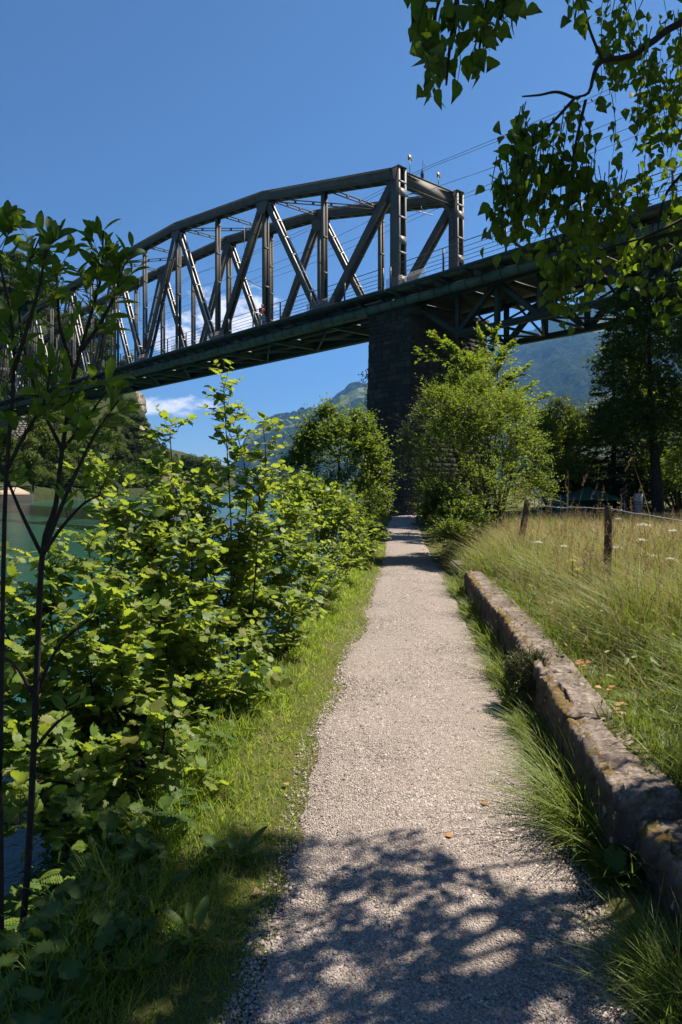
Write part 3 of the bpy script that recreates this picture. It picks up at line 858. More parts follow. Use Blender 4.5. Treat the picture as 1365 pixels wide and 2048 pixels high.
# ================================================================ plants: tools
# leaf outlines in leaf space: x along the leaf, y across, z up
def leaf_shape(kind):
    if kind == 'hazel':      # broad, toothed, drooping tip
        rim = [(0, .0), (-.02, .16), (.14, .31), (.19, .30), (.34, .41), (.38, .36), (.53, .42), (.57, .35), (.70, .33), (.74, .25), (.84, .16), (1.08, 0)]
        mid = [(0, 0), (.22, 0), (.42, 0), (.62, 0)]
    elif kind == 'birch':    # triangular-ovate, pointed
        rim = [(0, 0), (.03, .16), (.12, .34), (.25, .40), (.38, .34), (.48, .31), (.62, .20), (.80, .10), (1.0, 0)]
        mid = [(0, 0), (.3, 0), (.6, 0)]
    elif kind == 'willow':
        rim = [(0, 0), (.15, .09), (.35, .155), (.55, .175), (.75, .15), (.9, .085), (1.0, 0)]
        mid = [(0, 0), (.3, 0), (.6, 0), (.85, 0)]
    elif kind == 'maple':
        rim = [(0, 0), (.0, .2), (-.02, .42), (.2, .33), (.35, .55), (.48, .30), (.7, .24), (1.0, 0)]
        mid = [(0, 0), (.3, 0), (.6, 0)]
    elif kind == 'diamond':
        V = np.array([(0, 0, 0), (.5, .3, .06), (1, 0, -.05), (.5, -.3, .06)]); return V, np.array([[0, 2, 1], [0, 3, 2]])
    elif kind == 'needle':
        V = np.array([(0, 0, 0), (.55, .16, .0), (1, 0, -.1), (.55, -.16, .0)]); return V, np.array([[0, 2, 1], [0, 3, 2]])
    V = []; nr = len(rim)
    fold = .22 if kind != 'willow' else .35
    droop = {'hazel': .20, 'birch': .10, 'willow': .16, 'maple': .15}[kind]
    def zz(x, y): return fold * abs(y) - droop * x * x - (.35 * y * y if kind == 'hazel' else 0)
    midx = [p[0] for p in mid] + [1.0]
    V += [(x, 0, zz(x, 0)) for x in midx]
    nm = len(midx); T = []
    for sg in (1, -1):
        off = len(V)
        inner = rim[1:-1]
        V += [(x, sg * y, zz(x, y) + (.045 * (1 if i % 2 else -1) if kind == 'hazel' else 0)) for i, (x, y) in enumerate(inner)]
        ids = [0] + [off + i for i in range(len(inner))] + [nm - 1]
        # stitch rim to midrib
        mi = 0
        for a, b in zip(ids[:-1], ids[1:]):
            xb = V[b][0]
            tri = [mi, a, b] if sg < 0 else [mi, b, a]
            if len(set(tri)) == 3: T.append(tri)
            while mi < nm - 1 and midx[mi + 1] <= xb + 1e-6 and b != nm - 1:
                tri = [mi, b, mi + 1] if sg < 0 else [mi, mi + 1, b]
                T.append(tri); mi += 1
        while mi < nm - 2:
            b = ids[-2]; T.append([mi, b, mi + 1] if sg < 0 else [mi, mi + 1, b]); mi += 1
        b = ids[-2]; T.append([nm - 2, b, nm - 1] if sg < 0 else [nm - 2, nm - 1, b])
    T = np.array([t for t in T if len(set(t)) == 3])
    return np.array(V, float), np.unique(np.sort(T, 1), axis=0)[:0] if False else T
SUNV = np.array(SUN_DIR)
SHAPES = {k: leaf_shape(k) for k in ('hazel', 'birch', 'willow', 'maple', 'diamond', 'needle')}
def rand_unit(n): return unit(rng.normal(size=(n, 3)))
def leaf_frame(A, N):
    A = unit(A); S = unit(np.cross(N, A)); N = np.cross(A, S); return A, S, N
def leaves_mesh(name, P, A, N, s, shape, mat):
    v, t = SHAPES[shape]
    A, S, N = leaf_frame(A, N)
    s = np.asarray(s)[:, None, None]
    V = P[:, None] + s * (v[None, :, 0:1] * A[:, None] + v[None, :, 1:2] * S[:, None] + v[None, :, 2:3] * N[:, None])
    n = len(P); T = (t[None] + (np.arange(n) * len(v))[:, None, None]).reshape(-1, 3)
    return mesh_np(name, V.reshape(-1, 3), T, mat)
_leaf_me = {}
def leaf_objects(root, P, A, N, s, shape, mat):
    key = (shape, mat.name)
    if key not in _leaf_me:
        _leaf_me[key] = []
        for c in (0.0, .12, -.10):       # three slightly different leaves
            v, t = SHAPES[shape]; v = v.copy(); v[:, 2] += c * v[:, 0] * (1 - v[:, 0]) + c * .6 * v[:, 1]; v[:, 1] *= 1 + c * .7
            _leaf_me[key].append(mesh_np('leaf', v, t, mat))
    A, S, N = leaf_frame(A, N)
    for i in range(len(P)):
        k = float(s[i])
        Mx = Matrix([[float(A[i, r] * k), float(S[i, r] * k), float(N[i, r] * k), float(P[i, r])] for r in range(3)] + [[0, 0, 0, 1]])
        link('leaf', _leaf_me[key][i % 3], root, M=Mx)
def plant_leaves(root, P, A, N, s, shape, mat, singles=300):
    """the leaves that show largest are leaves of their own; the rest one mass"""
    if singles:
        px, py = proj(P)
        ok = (px > 0) & (px < 1365) & (py > 0) & (py < 2048) & (P[:, 1] > .3)
        size = np.where(ok, s / np.maximum(P[:, 1], .3), 0)
        order = np.argsort(-size)
        pick = order[:singles]; pick = pick[size[pick] > 0]
        leaf_objects(root, P[pick], A[pick], N[pick], s[pick], shape, mat)
        rest = np.setdiff1d(np.arange(len(P)), pick)
    else: rest = np.arange(len(P))
    if len(rest):
        tag(link('foliage', leaves_mesh('foliage', P[rest], A[rest], N[rest], s[rest], shape, mat), root), kind='stuff')
def sprays(roots, dirs, lens, K, size, droop=.25, flat=1.2, fwd=.55, jit=.35, lead=0.1):
    """leafy twigs: K leaves set alternately along each; returns leaves and twig curves"""
    n = len(roots); dirs = unit(dirs); lens = np.broadcast_to(lens, (n,))
    side = unit(np.cross(dirs, ZU + rng.normal(size=(n, 3)) * .15))
    P, A, N, s = [], [], [], []
    def at(t): return roots + dirs * (lens * t)[:, None] - ZU * (droop * lens * t * t)[:, None]
    for k in range(K):
        t = lead + (1 - lead) * (k + 1) / K
        tt = np.clip(t + rng.uniform(-.5, .5, n) / K * .6, 0, 1)
        p = at(tt)
        sg = 1 if k % 2 else -1
        if k == K - 1: a = dirs - ZU * droop
        else: a = dirs * fwd + side * sg * .85 - ZU * droop * .5
        P.append(p); A.append(unit(a + rng.normal(size=(n, 3)) * jit))
        N.append(unit(ZU * flat * .7 + SUNV * flat * .55 + dirs * .12 + rng.normal(size=(n, 3)) * .52))
        s.append(size * np.clip(rng.lognormal(-.12, .30, n), .35, 1.5) * (.75 + .35 * math.sin(math.pi * min(1, .15 + t * .8))))
    curves = np.stack([at(0 * lens), at(0 * lens + .5), at(0 * lens + 1)], 1)
    return np.concatenate(P), np.concatenate(A), np.concatenate(N), np.concatenate(s), curves
def twig_mesh(name, curves, r0, mat):
    """(n,3,3) curves as three-sided tapering twigs"""
    n, m, _ = curves.shape
    d = unit(curves[:, -1] - curves[:, 0]); u = unit(np.cross(d, ZU + .01)); v = np.cross(d, u)
    r = np.broadcast_to(np.asarray(r0, float), (n,))[:, None] * np.linspace(1, .35, m)[None]
    a = np.array([0, 2.1, 4.2])
    off = np.cos(a)[None, :, None] * u[:, None] + np.sin(a)[None, :, None] * v[:, None]
    V = curves[:, :, None] + r[:, :, None, None] * off[:, None]
    i = (np.arange(n) * m * 3)[:, None, None] + (np.arange(m - 1) * 3)[None, :, None] + np.arange(3)[None, None]
    j = (np.arange(n) * m * 3)[:, None, None] + (np.arange(m - 1) * 3)[None, :, None] + ((np.arange(3) + 1) % 3)[None, None]
    Q = np.stack([i, j, j + 3, i + 3], -1).reshape(-1, 4)
    return mesh_np(name, V.reshape(-1, 3), Q, mat)
def stems_part(root, polys, r0, r1, mat, name='stem', n=6):
    for i, p in enumerate(polys):
        m = MB(); rr_ = np.linspace(1, 0, len(p)) ** .8
        a = r0[i] if hasattr(r0, '__len__') else r0
        m.tube(p, r1 + (a - r1) * rr_, n); m.build(name, mat, root, True)
def stem_curve(a, b, sag=.0, wob=.04, n=12):
    a = np.asarray(a, float); b = np.asarray(b, float); L = np.linalg.norm(b - a)
    t = np.linspace(0, 1, n)[:, None]
    p = a + (b - a) * t
    p += np.array([0, 0, 1]) * (np.sin(t * math.pi) * sag * L)
    w = rng.normal(size=(2, 3)) * wob * L
    return p + np.sin(t * math.pi) * w[0] + np.sin(t * math.pi * 2) * w[1] * .5
def along(poly, t):
    seg = np.linspace(0, 1, len(poly)); return np.stack([np.interp(t, seg, poly[:, k]) for k in range(3)], -1)

# ================================================================ shrubs of the bank
def shrub(name, base, tips, label, cat='shrub', shape='hazel', mat='hazel', leaf=.085, per=26, slen=.34, K=7, lo=.22, r0=.012,
          bias=(0, 0, .35), group='leafy shrubs along the river bank', singles=300, flat=1.2, droop=.28, extra=0):
    base = np.array([base[0], base[1], float(ground_z(base[0], base[1])) - .05])
    root = thing(name, base, label, cat, group)
    polys, RT, DR = [], [], []
    for tip in tips:
        tip = W(*tip)
        b0 = base + np.append(rng.normal(size=2) * .10, 0)
        p = stem_curve(b0, tip, sag=.05, wob=.035)
        polys.append(p)
        L = np.linalg.norm(tip - b0); k = max(4, int(per * L))
        t = np.sort(rng.uniform(lo, 1.0, k)) ** .85
        q = along(p, t)
        ax = unit(along(p, np.minimum(t + .05, 1)) - along(p, np.maximum(t - .05, 0)))
        d = unit(rand_unit(k) * np.array([1, 1, .6]) + ax * .55 + np.array(bias))
        RT.append(q); DR.append(d)
    RT = np.concatenate(RT); DR = np.concatenate(DR)
    ln = slen * rng.uniform(.45, 1.25, len(RT))
    P, A, N, s, cv = sprays(RT, DR, ln, K, leaf, droop, flat)
    # nothing dips into the water or the path
    keep = (P[:, 2] > np.maximum(ground_z(P[:, 0], P[:, 1]), WATER_Z) + .02) & (P[:, 0] < land_l(P[:, 1]) + np.where(P[:, 2] > .5, .25, -.12))
    plant_leaves(root, P[keep], A[keep], N[keep], s[keep], shape, M[mat], singles)
    stems_part(root, polys, r0, .003, M['bark'])
    tag(link('twigs', twig_mesh('twigs', cv, .0028, M['twig']), root), kind='stuff')
    return root
shrub('hazel_shrub', (-1.05, 3.55), [(330, 1440, 3.5), (250, 1500, 3.4), (120, 1500, 3.3), (340, 1640, 3.25), (230, 1720, 3.0), (60, 1560, 3.1), (170, 1640, 3.0), (400, 1560, 3.6), (20, 1650, 2.9)],
      'low dark hazel shrub in the lower left, behind the slender foreground stems', leaf=0.070, per=23, slen=0.25, r0=.010)
shrub('hazel_shrub', (-1.5, 4.5), [(35, 1200, 4.3), (105, 1125, 4.5), (175, 1085, 4.7), (60, 1330, 4.0), (150, 1240, 4.1), (230, 1190, 4.4), (20, 1450, 3.8), (120, 1400, 3.9), (240, 1330, 4.1), (-60, 1150, 4.5), (-50, 1350, 4.1)],
      'pale green hazel shrub at the left edge, its top against the green water', leaf=0.077, per=30, slen=0.34)
shrub('hazel_shrub', (-1.25, 5.5), [(245, 1010, 5.6), (330, 990, 5.6), (215, 1100, 5.2), (300, 1085, 5.0), (385, 1090, 5.0), (330, 1240, 4.6), (420, 1240, 4.8), (465, 1370, 4.7), (300, 1390, 4.3), (370, 1010, 5.9), (190, 925, 6.0), (410, 1440, 4.5), (520, 1330, 4.9)],
      'broad yellow green hazel shrub in the middle of the left bank', leaf=0.077, per=35, slen=0.36)
shrub('hazel_sapling', (-1.02, 6.3), [(447, 765, 6.2), (460, 830, 6.3), (340, 850, 6.4), (525, 845, 6.2), (520, 965, 6.0), (420, 985, 5.9), (480, 1080, 5.8), (540, 1060, 5.9), (300, 930, 6.3), (395, 960, 6.0)],
      'tall upright hazel sapling whose bare tip reaches into the sky', leaf=0.074, per=14, slen=0.34, lo=.34, r0=.012)
shrub('hazel_shrub', (-.85, 7.4), [(565, 975, 7.6), (500, 1030, 7.3), (600, 1010, 7.4), (470, 1120, 6.8), (560, 1090, 6.9), (610, 1100, 7.0), (590, 1210, 6.4), (520, 1180, 6.4), (540, 1300, 6.0), (640, 1150, 6.9), (480, 1260, 6.0)],
      'dense hazel shrub just right of the tall sapling, beside the grassy verge', leaf=0.072, per=30, slen=0.32)
shrub('dogwood_shrub', (-.45, 9.4), [(640, 1015, 9.4), (690, 1075, 9.2), (600, 1050, 9.2), (575, 1030, 9.6), (700, 1120, 8.8), (650, 1130, 8.6), (620, 1170, 8.4), (670, 1170, 8.5), (610, 1000, 9.8), (555, 1000, 10)],
      'low yellow green shrub with upright shoots in front of the tall dark bush', leaf=0.064, per=35, slen=0.30, shape='willow', mat='hazel', singles=300)
shrub('maple_sapling', (-.15, 11.5), [(610, 955, 11.4), (650, 985, 11.3), (690, 1020, 11.2), (720, 1060, 11.2), (580, 985, 11.6), (700, 1090, 10.8), (735, 1095, 11.3), (640, 1040, 11)],
      'young maple with bright yellow leaves below the tall dark bush', shape='maple', leaf=0.077, per=31, slen=0.32, singles=200)
shrub('bramble_bush', (.30, 14.2), [(720, 1030, 14), (745, 1050, 14.2), (760, 1075, 14), (700, 1050, 13.8), (740, 1090, 13.6), (755, 1110, 13.3), (690, 1000, 14.4), (770, 1060, 15)],
      'low bramble bush at the path edge where the hedge narrows', mat='bush', leaf=0.064, per=42, slen=0.32, K=8, singles=150)
def bush(name, base, lobes, n, label, leaf=.07, mat='bush', shape='diamond', slen=.42, K=8, cat='bush', group=None, trunk=.05,
         tmat='bark', stems=5, up=.45, twig=.004, flat=.9, droop=.25, gz=None, hollow=.45, tw=True):
    """crown of leafy twigs set in several uneven lobes; lobes are (centre xyz, radii xyz, share)"""
    z0 = float(ground_z(base[0], base[1])) if gz is None else gz
    base = np.array([base[0], base[1], z0 - .1])
    root = thing(name, base, label, cat, group)
    tot = sum(l[2] for l in lobes); RT, DR, LB = [], [], []
    for c, r, sh in lobes:
        c = np.asarray(c, float); r = np.asarray(r, float); k = int(n * sh / tot)
        d = rand_unit(k); d[:, 2] = np.where(d[:, 2] < -.35, -d[:, 2], d[:, 2])
        rad = hollow + (1 - hollow) * rng.uniform(0, 1, k) ** .6
        rad *= 1 + .34 * vnoise(d[:, 0] * 3 + c[0], d[:, 1] * 3 + d[:, 2] * 4 + c[1], 9)
        RT.append(c + d * r * rad[:, None]); DR.append(unit(d + ZU * up + rng.normal(size=(k, 3)) * .45))
    RT = np.concatenate(RT); DR = np.concatenate(DR)
    sc_ = 1.6 / max(.5, float(np.mean([l[1][0] for l in lobes])))
    keep = (RT[:, 2] > z0 + .08) & (fbm(RT[:, 0] * sc_ + RT[:, 2] * sc_ * .9, RT[:, 1] * sc_ + RT[:, 2] * sc_ * .6 + 3, 2, 27) > -.30); RT, DR = RT[keep], DR[keep]
    P, A, N, s, cv = sprays(RT, DR, slen * rng.uniform(.5, 1.3, len(RT)) * np.where(rng.uniform(0, 1, len(RT)) < .10, rng.uniform(1.4, 2.6, len(RT)), 1), K, leaf, droop, flat)
    crown = link('crown', leaves_mesh('crown', P, A, N, s, shape, M[mat]), root)
    if base[1] < 28: tag(link('twigs', twig_mesh('twigs', cv[::2][:, ::2], twig, M['twig']), crown), kind='stuff')
    for l in range(max(stems, 1)):
        c, r, sh = lobes[l % len(lobes)]
        tipp = np.asarray(c) + rng.normal(size=3) * np.asarray(r) * .25 + np.array([0, 0, r[2] * .45])
        p = stem_curve(base + np.append(rng.normal(size=2) * trunk * 1.5, 0), tipp, .03, .05)
        m = MB(); m.tube(p, np.linspace(trunk, trunk * .25, len(p)), 7); m.build('trunk' if stems == 1 else 'stem', M[tmat], root, True)
    return root
def lobe(px, py, Y, rpx, rpy, sh=1.0, ry=None):
    c = W(px, py, Y); rx = rpx / FPX * Y; rz = rpy / FPX * Y
    return (c, (rx, ry or rx, rz), sh)
bush('hornbeam_bush', (.05, 17.5), [lobe(690, 915, 17.2, 52, 70, 1.5), lobe(640, 900, 17.6, 34, 60, .9), lobe(735, 930, 17.4, 30, 68, .9), lobe(600, 960, 17.3, 36, 55, .8), lobe(680, 1010, 16.8, 75, 55, 1.4), lobe(655, 850, 17.6, 14, 30, .3), lobe(722, 852, 17.5, 14, 30, .3), lobe(610, 905, 17.8, 14, 26, .25), lobe(600, 1005, 15.8, 40, 40, .7), lobe(660, 1045, 15.2, 44, 34, .7), lobe(725, 1035, 16.0, 34, 44, .7), lobe(755, 985, 17.6, 16, 50, .4)],
     4700, 'tall dark hornbeam bush left of the path, in front of the stone pier', leaf=.085, mat='hornbeam', slen=.36, K=7, up=.8, group='bushes beside the path')
bush('elder_bush', (1.0, 21.0), [lobe(735, 1010, 21, 26, 40), lobe(760, 1045, 20, 14, 28, .4), lobe(715, 1050, 19.5, 22, 25, .5)],
     420, 'small dark bush at the left foot of the stone pier', leaf=.085, slen=.35, group='bushes beside the path')
bush('spindle_bush', (3.75, 16.6), [lobe(930, 860, 16.40, 70, 70, 1.3), lobe(985, 900, 16.56, 75, 80, 1.4), lobe(900, 940, 16.07, 60, 80, 1.2), lobe(955, 1000, 15.42, 75, 70, 1.3), lobe(1010, 970, 16.07, 48, 70, .9), lobe(880, 820, 16.65, 36, 38, .5), lobe(1020, 850, 16.89, 40, 55, .7), lobe(900, 1040, 15.09, 46, 40, .7), lobe(1052, 925, 17.2, 34, 66, .8), lobe(1068, 990, 17.0, 30, 42, .6), lobe(960, 795, 17.0, 30, 40, .4), lobe(905, 880, 16.6, 34, 44, .5)],
     7500, 'big rounded yellow green bush right of the path, below the pier', leaf=.055, slen=.34, K=8, up=.55, group='bushes beside the path', stems=7)
bush('willow_bush', (3.6, 24.0), [lobe(845, 890, 24, 44, 55, 1), lobe(825, 940, 24, 34, 55, .9), lobe(862, 985, 23, 32, 60, .9), lobe(868, 840, 24.2, 38, 40, .6)],
     3200, 'grey green willow bush leaning over the path in front of the pier', leaf=.05, mat='grey_bush', slen=.34, K=8, group='bushes beside the path')
bush('privet_bush', (3.0, 15.6), [lobe(870, 1045, 15.29, 26, 42, .8), lobe(885, 1010, 15.62, 30, 40, .7), lobe(905, 1075, 14.28, 24, 24, .4)],
     900, 'dark low bush overhanging the right edge of the far path', leaf=.055, mat='tree', slen=.3, K=8, group='bushes beside the path')
bush('hawthorn_thicket', (3.4, 24.5), [lobe(852, 1000, 29, 16, 46, .8), lobe(850, 985, 32, 14, 34, .7), lobe(862, 1010, 24.5, 22, 48, 1), lobe(878, 1030, 20.5, 22, 50, 1), lobe(900, 1055, 17, 24, 48, .8), lobe(930, 1060, 14.6, 40, 46, .9), lobe(905, 1085, 13.8, 18, 30, .4)],
     3600, 'dark thicket lining the right edge of the path up to the pier', leaf=.06, mat='bush', slen=.32, K=8, group='bushes beside the path', stems=6)
# elm sapling with long feathered branches in front of the pier
def elm():
    base = np.array([5.3, 24.5, .3]); root = thing('elm_sapling', base, 'slender elm sapling with arching feathery branches across the dark pier', 'tree', 'trees by the meadow')
    tips = [(843, 702, 24), (872, 672, 24.2), (905, 690, 24), (960, 668, 24.5), (990, 665, 24.6), (1005, 700, 24.6), (1025, 690, 24.8), (1055, 732, 24.6), (1062, 775, 24.5), (1090, 790, 24.4), (1050, 820, 24.2), (920, 720, 24.2), (880, 760, 24), (1010, 760, 24.5), (950, 730, 24.5), (970, 780, 24.2)]
    trunkp = stem_curve(base, W(975, 735, 24.5), .0, .02); polys = [trunkp]
    RT, DR, ax_ = [], [], []
    for tp in tips:
        tip = W(*tp); a = along(trunkp, np.array([.45 + .5 * min(1, max(0, (860 - tp[1]) / 200.0))]))[0]
        p = stem_curve(a, tip, .10, .03); polys.append(p)
        k = 15; t = np.linspace(.25, 1, k); q = along(p, t); ax = unit(along(p, np.minimum(t + .06, 1)) - along(p, np.maximum(t - .06, 0)))
        sd = unit(np.cross(ax, ZU)); sg = np.where(np.arange(k) % 2, 1, -1)[:, None]
        RT.append(q); DR.append(unit(ax * .8 + sd * sg * .7 + rng.normal(size=(k, 3)) * .25 + ZU * .1))
        RT.append(q); DR.append(unit(ax + rng.normal(size=(k, 3)) * .5))
    RT = np.concatenate(RT); DR = np.concatenate(DR)
    P, A, N, s, cv = sprays(RT, DR, .42 * rng.uniform(.5, 1.2, len(RT)), 7, .13, .12, 1.6, .5, .2)
    plant_leaves(root, P, A, N, s, 'birch', M['elm'], 250)
    stems_part(root, polys, [.06] + [.02] * len(tips), .005, M['bark'], 'branch')
    tag(link('twigs', twig_mesh('twigs', cv, .006, M['twig']), root), kind='stuff')
elm()
# inner fill of the same clump
bush('hazel_bush', (5.4, 23.6), [lobe(975, 770, 23.6, 60, 60, 1), lobe(1000, 830, 23.2, 60, 60, 1), lobe(930, 790, 23.6, 45, 40, .7)],
     2200, 'dark leafy bush filling the clump under the elm sapling', leaf=.09, mat='elm', slen=.4, K=7, group='bushes beside the path')
# trees behind the meadow
GM = .42
bush('alder_tree', (10.6, 34), [lobe(1085, 900, 34, 40, 50), lobe(1120, 880, 35, 36, 45), lobe(1150, 905, 34.5, 38, 52), lobe(1110, 950, 33.5, 60, 45, 1.2), lobe(1065, 940, 33, 34, 50)],
     4200, 'sunlit young trees massed behind the far end of the meadow', leaf=.12, mat='bush', slen=.6, K=7, cat='tree', group='trees by the meadow', gz=GM, trunk=.09)
bush('alder_tree', (12.6, 41), [lobe(1120, 850, 42, 26, 42, .7), lobe(1160, 870, 41, 30, 50), lobe(1090, 870, 42, 30, 36, .6), lobe(1190, 880, 40, 30, 50)],
     2200, 'slim green trees rising behind the sunlit young trees', leaf=.16, mat='tree', slen=.7, K=7, cat='tree', group='trees by the meadow', gz=GM, trunk=.1)
def spruce(base, h, r, label, seed=0, n_w=26):
    z0 = GM - .1; root = thing('spruce_tree', (base[0], base[1], z0), label, 'tree', 'trees by the meadow')
    m = MB(); m.tube([(base[0], base[1], z0 + h * t) for t in np.linspace(0, 1, 8)], np.linspace(.16, .02, 8), 8); m.build('trunk', M['trunk'], root, True)
    RT, DR, LN, CV = [], [], [], []
    for i in range(n_w):
        f = i / n_w; z = z0 + h * (.04 + .95 * f); R = r * (1 - f) ** .85 + .12
        k = int(11 - 4 * f)
        for a in rng.uniform(0, 2 * math.pi, k):
            Rl = R * rng.uniform(.7, 1.15)
            d = np.array([math.cos(a), math.sin(a), 0])
            t = np.linspace(0.08, 1, max(4, int(Rl / .16)))
            b = np.array([base[0], base[1], z]) + d * (Rl * t)[:, None] + ZU * (-.28 * Rl * t + .16 * Rl * t ** 2)[:, None]
            CV.append(np.stack([b[0], b[len(b) // 2], b[-1]]))
            for sg in (-1, 1):
                RT.append(b); DR.append(np.tile(unit(d + sg * np.array([-d[1], d[0], 0]) * .9 - ZU * .25), (len(b), 1))); LN.append(.42 * (1.1 - t) * Rl ** .5 + .16)
    RT, DR, LN = np.concatenate(RT), np.concatenate(DR), np.concatenate(LN)
    P, A, N, s, _ = sprays(RT, DR, LN, 6, .15, .25, 1.0, 1.0, .3)
    crown = link('crown', leaves_mesh('crown', P, A, N, s, 'needle', M['spruce']), root)
    tag(link('branches', twig_mesh('branches', np.array(CV), .02, M['trunk']), crown), kind='stuff')
spruce((13.2, 33.5), 9.6, 1.9, 'dark pointed spruce behind the meadow, left of the big tree trunk')
spruce((11.6, 36.0), 5.4, 1.5, 'shorter spruce beside the sunlit young trees', n_w=18)
spruce((15.4, 36.0), 7.4, 1.8, 'dark spruce half hidden behind the big broadleaf tree', n_w=22)
bush('broadleaf_tree', (13.5, 30), [lobe(1300, 700, 30, 75, 70, 1.2), lobe(1260, 640, 30.5, 45, 45, .8), lobe(1350, 640, 30, 65, 55, 1), lobe(1240, 740, 31, 32, 50, .6), lobe(1390, 730, 29.5, 65, 70, 1.2), lobe(1430, 620, 30, 70, 70, 1), lobe(1300, 800, 31, 60, 55, .8), lobe(1385, 850, 30.5, 60, 60, 1), lobe(1460, 800, 30, 70, 80, 1.2), lobe(1320, 600, 31, 50, 45, .6), lobe(1250, 860, 30, 45, 60, .8), lobe(1330, 880, 29.5, 50, 60, .9)],
     6500, 'big broadleaf tree with thick dark trunk at the right edge', leaf=.15, mat='tree', slen=.75, K=8, cat='tree', group='trees by the meadow', gz=GM, trunk=.26, tmat='trunk', stems=1, up=.2, hollow=.3, twig=.008)
bush('lime_tree', (18.0, 37.5), [lobe(1250, 760, 37, 50, 80), lobe(1330, 720, 37.5, 60, 80), lobe(1300, 840, 36.5, 60, 70), lobe(1220, 880, 37, 40, 60), lobe(1390, 820, 37, 70, 90), lobe(1350, 620, 38, 60, 60), lobe(1440, 700, 38, 70, 90), lobe(1360, 930, 36, 70, 50)],
     4200, 'dense dark tree filling the gap behind the big broadleaf tree', leaf=.19, mat='tree', slen=.8, K=7, cat='tree', group='trees by the meadow', gz=GM, trunk=.2, tmat='trunk', stems=1, up=.2, hollow=.2)
bush('beech_bush', (16.0, 33), [lobe(1260, 850, 33, 36, 80), lobe(1345, 900, 32, 50, 70, 1.2), lobe(1400, 960, 31, 60, 55, 1.2), lobe(1300, 960, 34, 50, 40), lobe(1270, 780, 34, 26, 60, .6)],
     3400, 'leafy undergrowth with sunlit patches below the big tree', leaf=.13, mat='bush', slen=.6, K=7, group='trees by the meadow', gz=GM, trunk=.06)
bush('hedge_bush', (12.0, 39), [lobe(1150, 960, 39, 70, 40), lobe(1230, 960, 39.5, 60, 40), lobe(1300, 950, 39, 70, 45), lobe(1370, 930, 40, 60, 60), lobe(1450, 940, 38, 80, 60), lobe(1080, 970, 38, 50, 30), lobe(1120, 990, 37, 60, 22), lobe(1200, 992, 37.5, 60, 20), lobe(1280, 992, 37, 60, 20), lobe(1350, 990, 36.5, 60, 25)],
     5200, 'dark hedge closing the back of the meadow under the trees', leaf=.16, mat='tree', slen=.6, K=7, gz=GM, trunk=.05, group='trees by the meadow', hollow=.2)
# ivy on the pier
def ivy(px, py, Y, rx, rz, n, label):
    c = W(px, py, Y); root = thing('ivy_clump', c, label, 'ivy', 'ivy on the stone pier')
    P = c + rng.normal(size=(n, 3)) * np.array([rx, .12, rz]) * .5; A = unit(rng.normal(size=(n, 3)) - ZU * .6); N = unit(rng.normal(size=(n, 3)) * .5 + np.array([-.6, -.6, .5]))
    tag(link('foliage', leaves_mesh('foliage', P, A, N, rng.uniform(.07, .13, n), 'birch', M['tree']), root), kind='stuff')
    m = MB(); m.tube([c + BP * .1, c - ZU * rz + BP * .1, c - ZU * 2 * rz + BP * .12], .02, 5); m.build('stem', M['bark'], root)
ivy(735, 757, 43.2, .5, .6, 130, 'upper ivy tuft hanging off the left edge of the pier')
ivy(737, 800, 43.2, .3, 1.2, 110, 'thin ivy strand down the left edge of the pier')
ivy(742, 850, 43, .5, 1.1, 150, 'lowest ivy mass on the left edge of the pier')

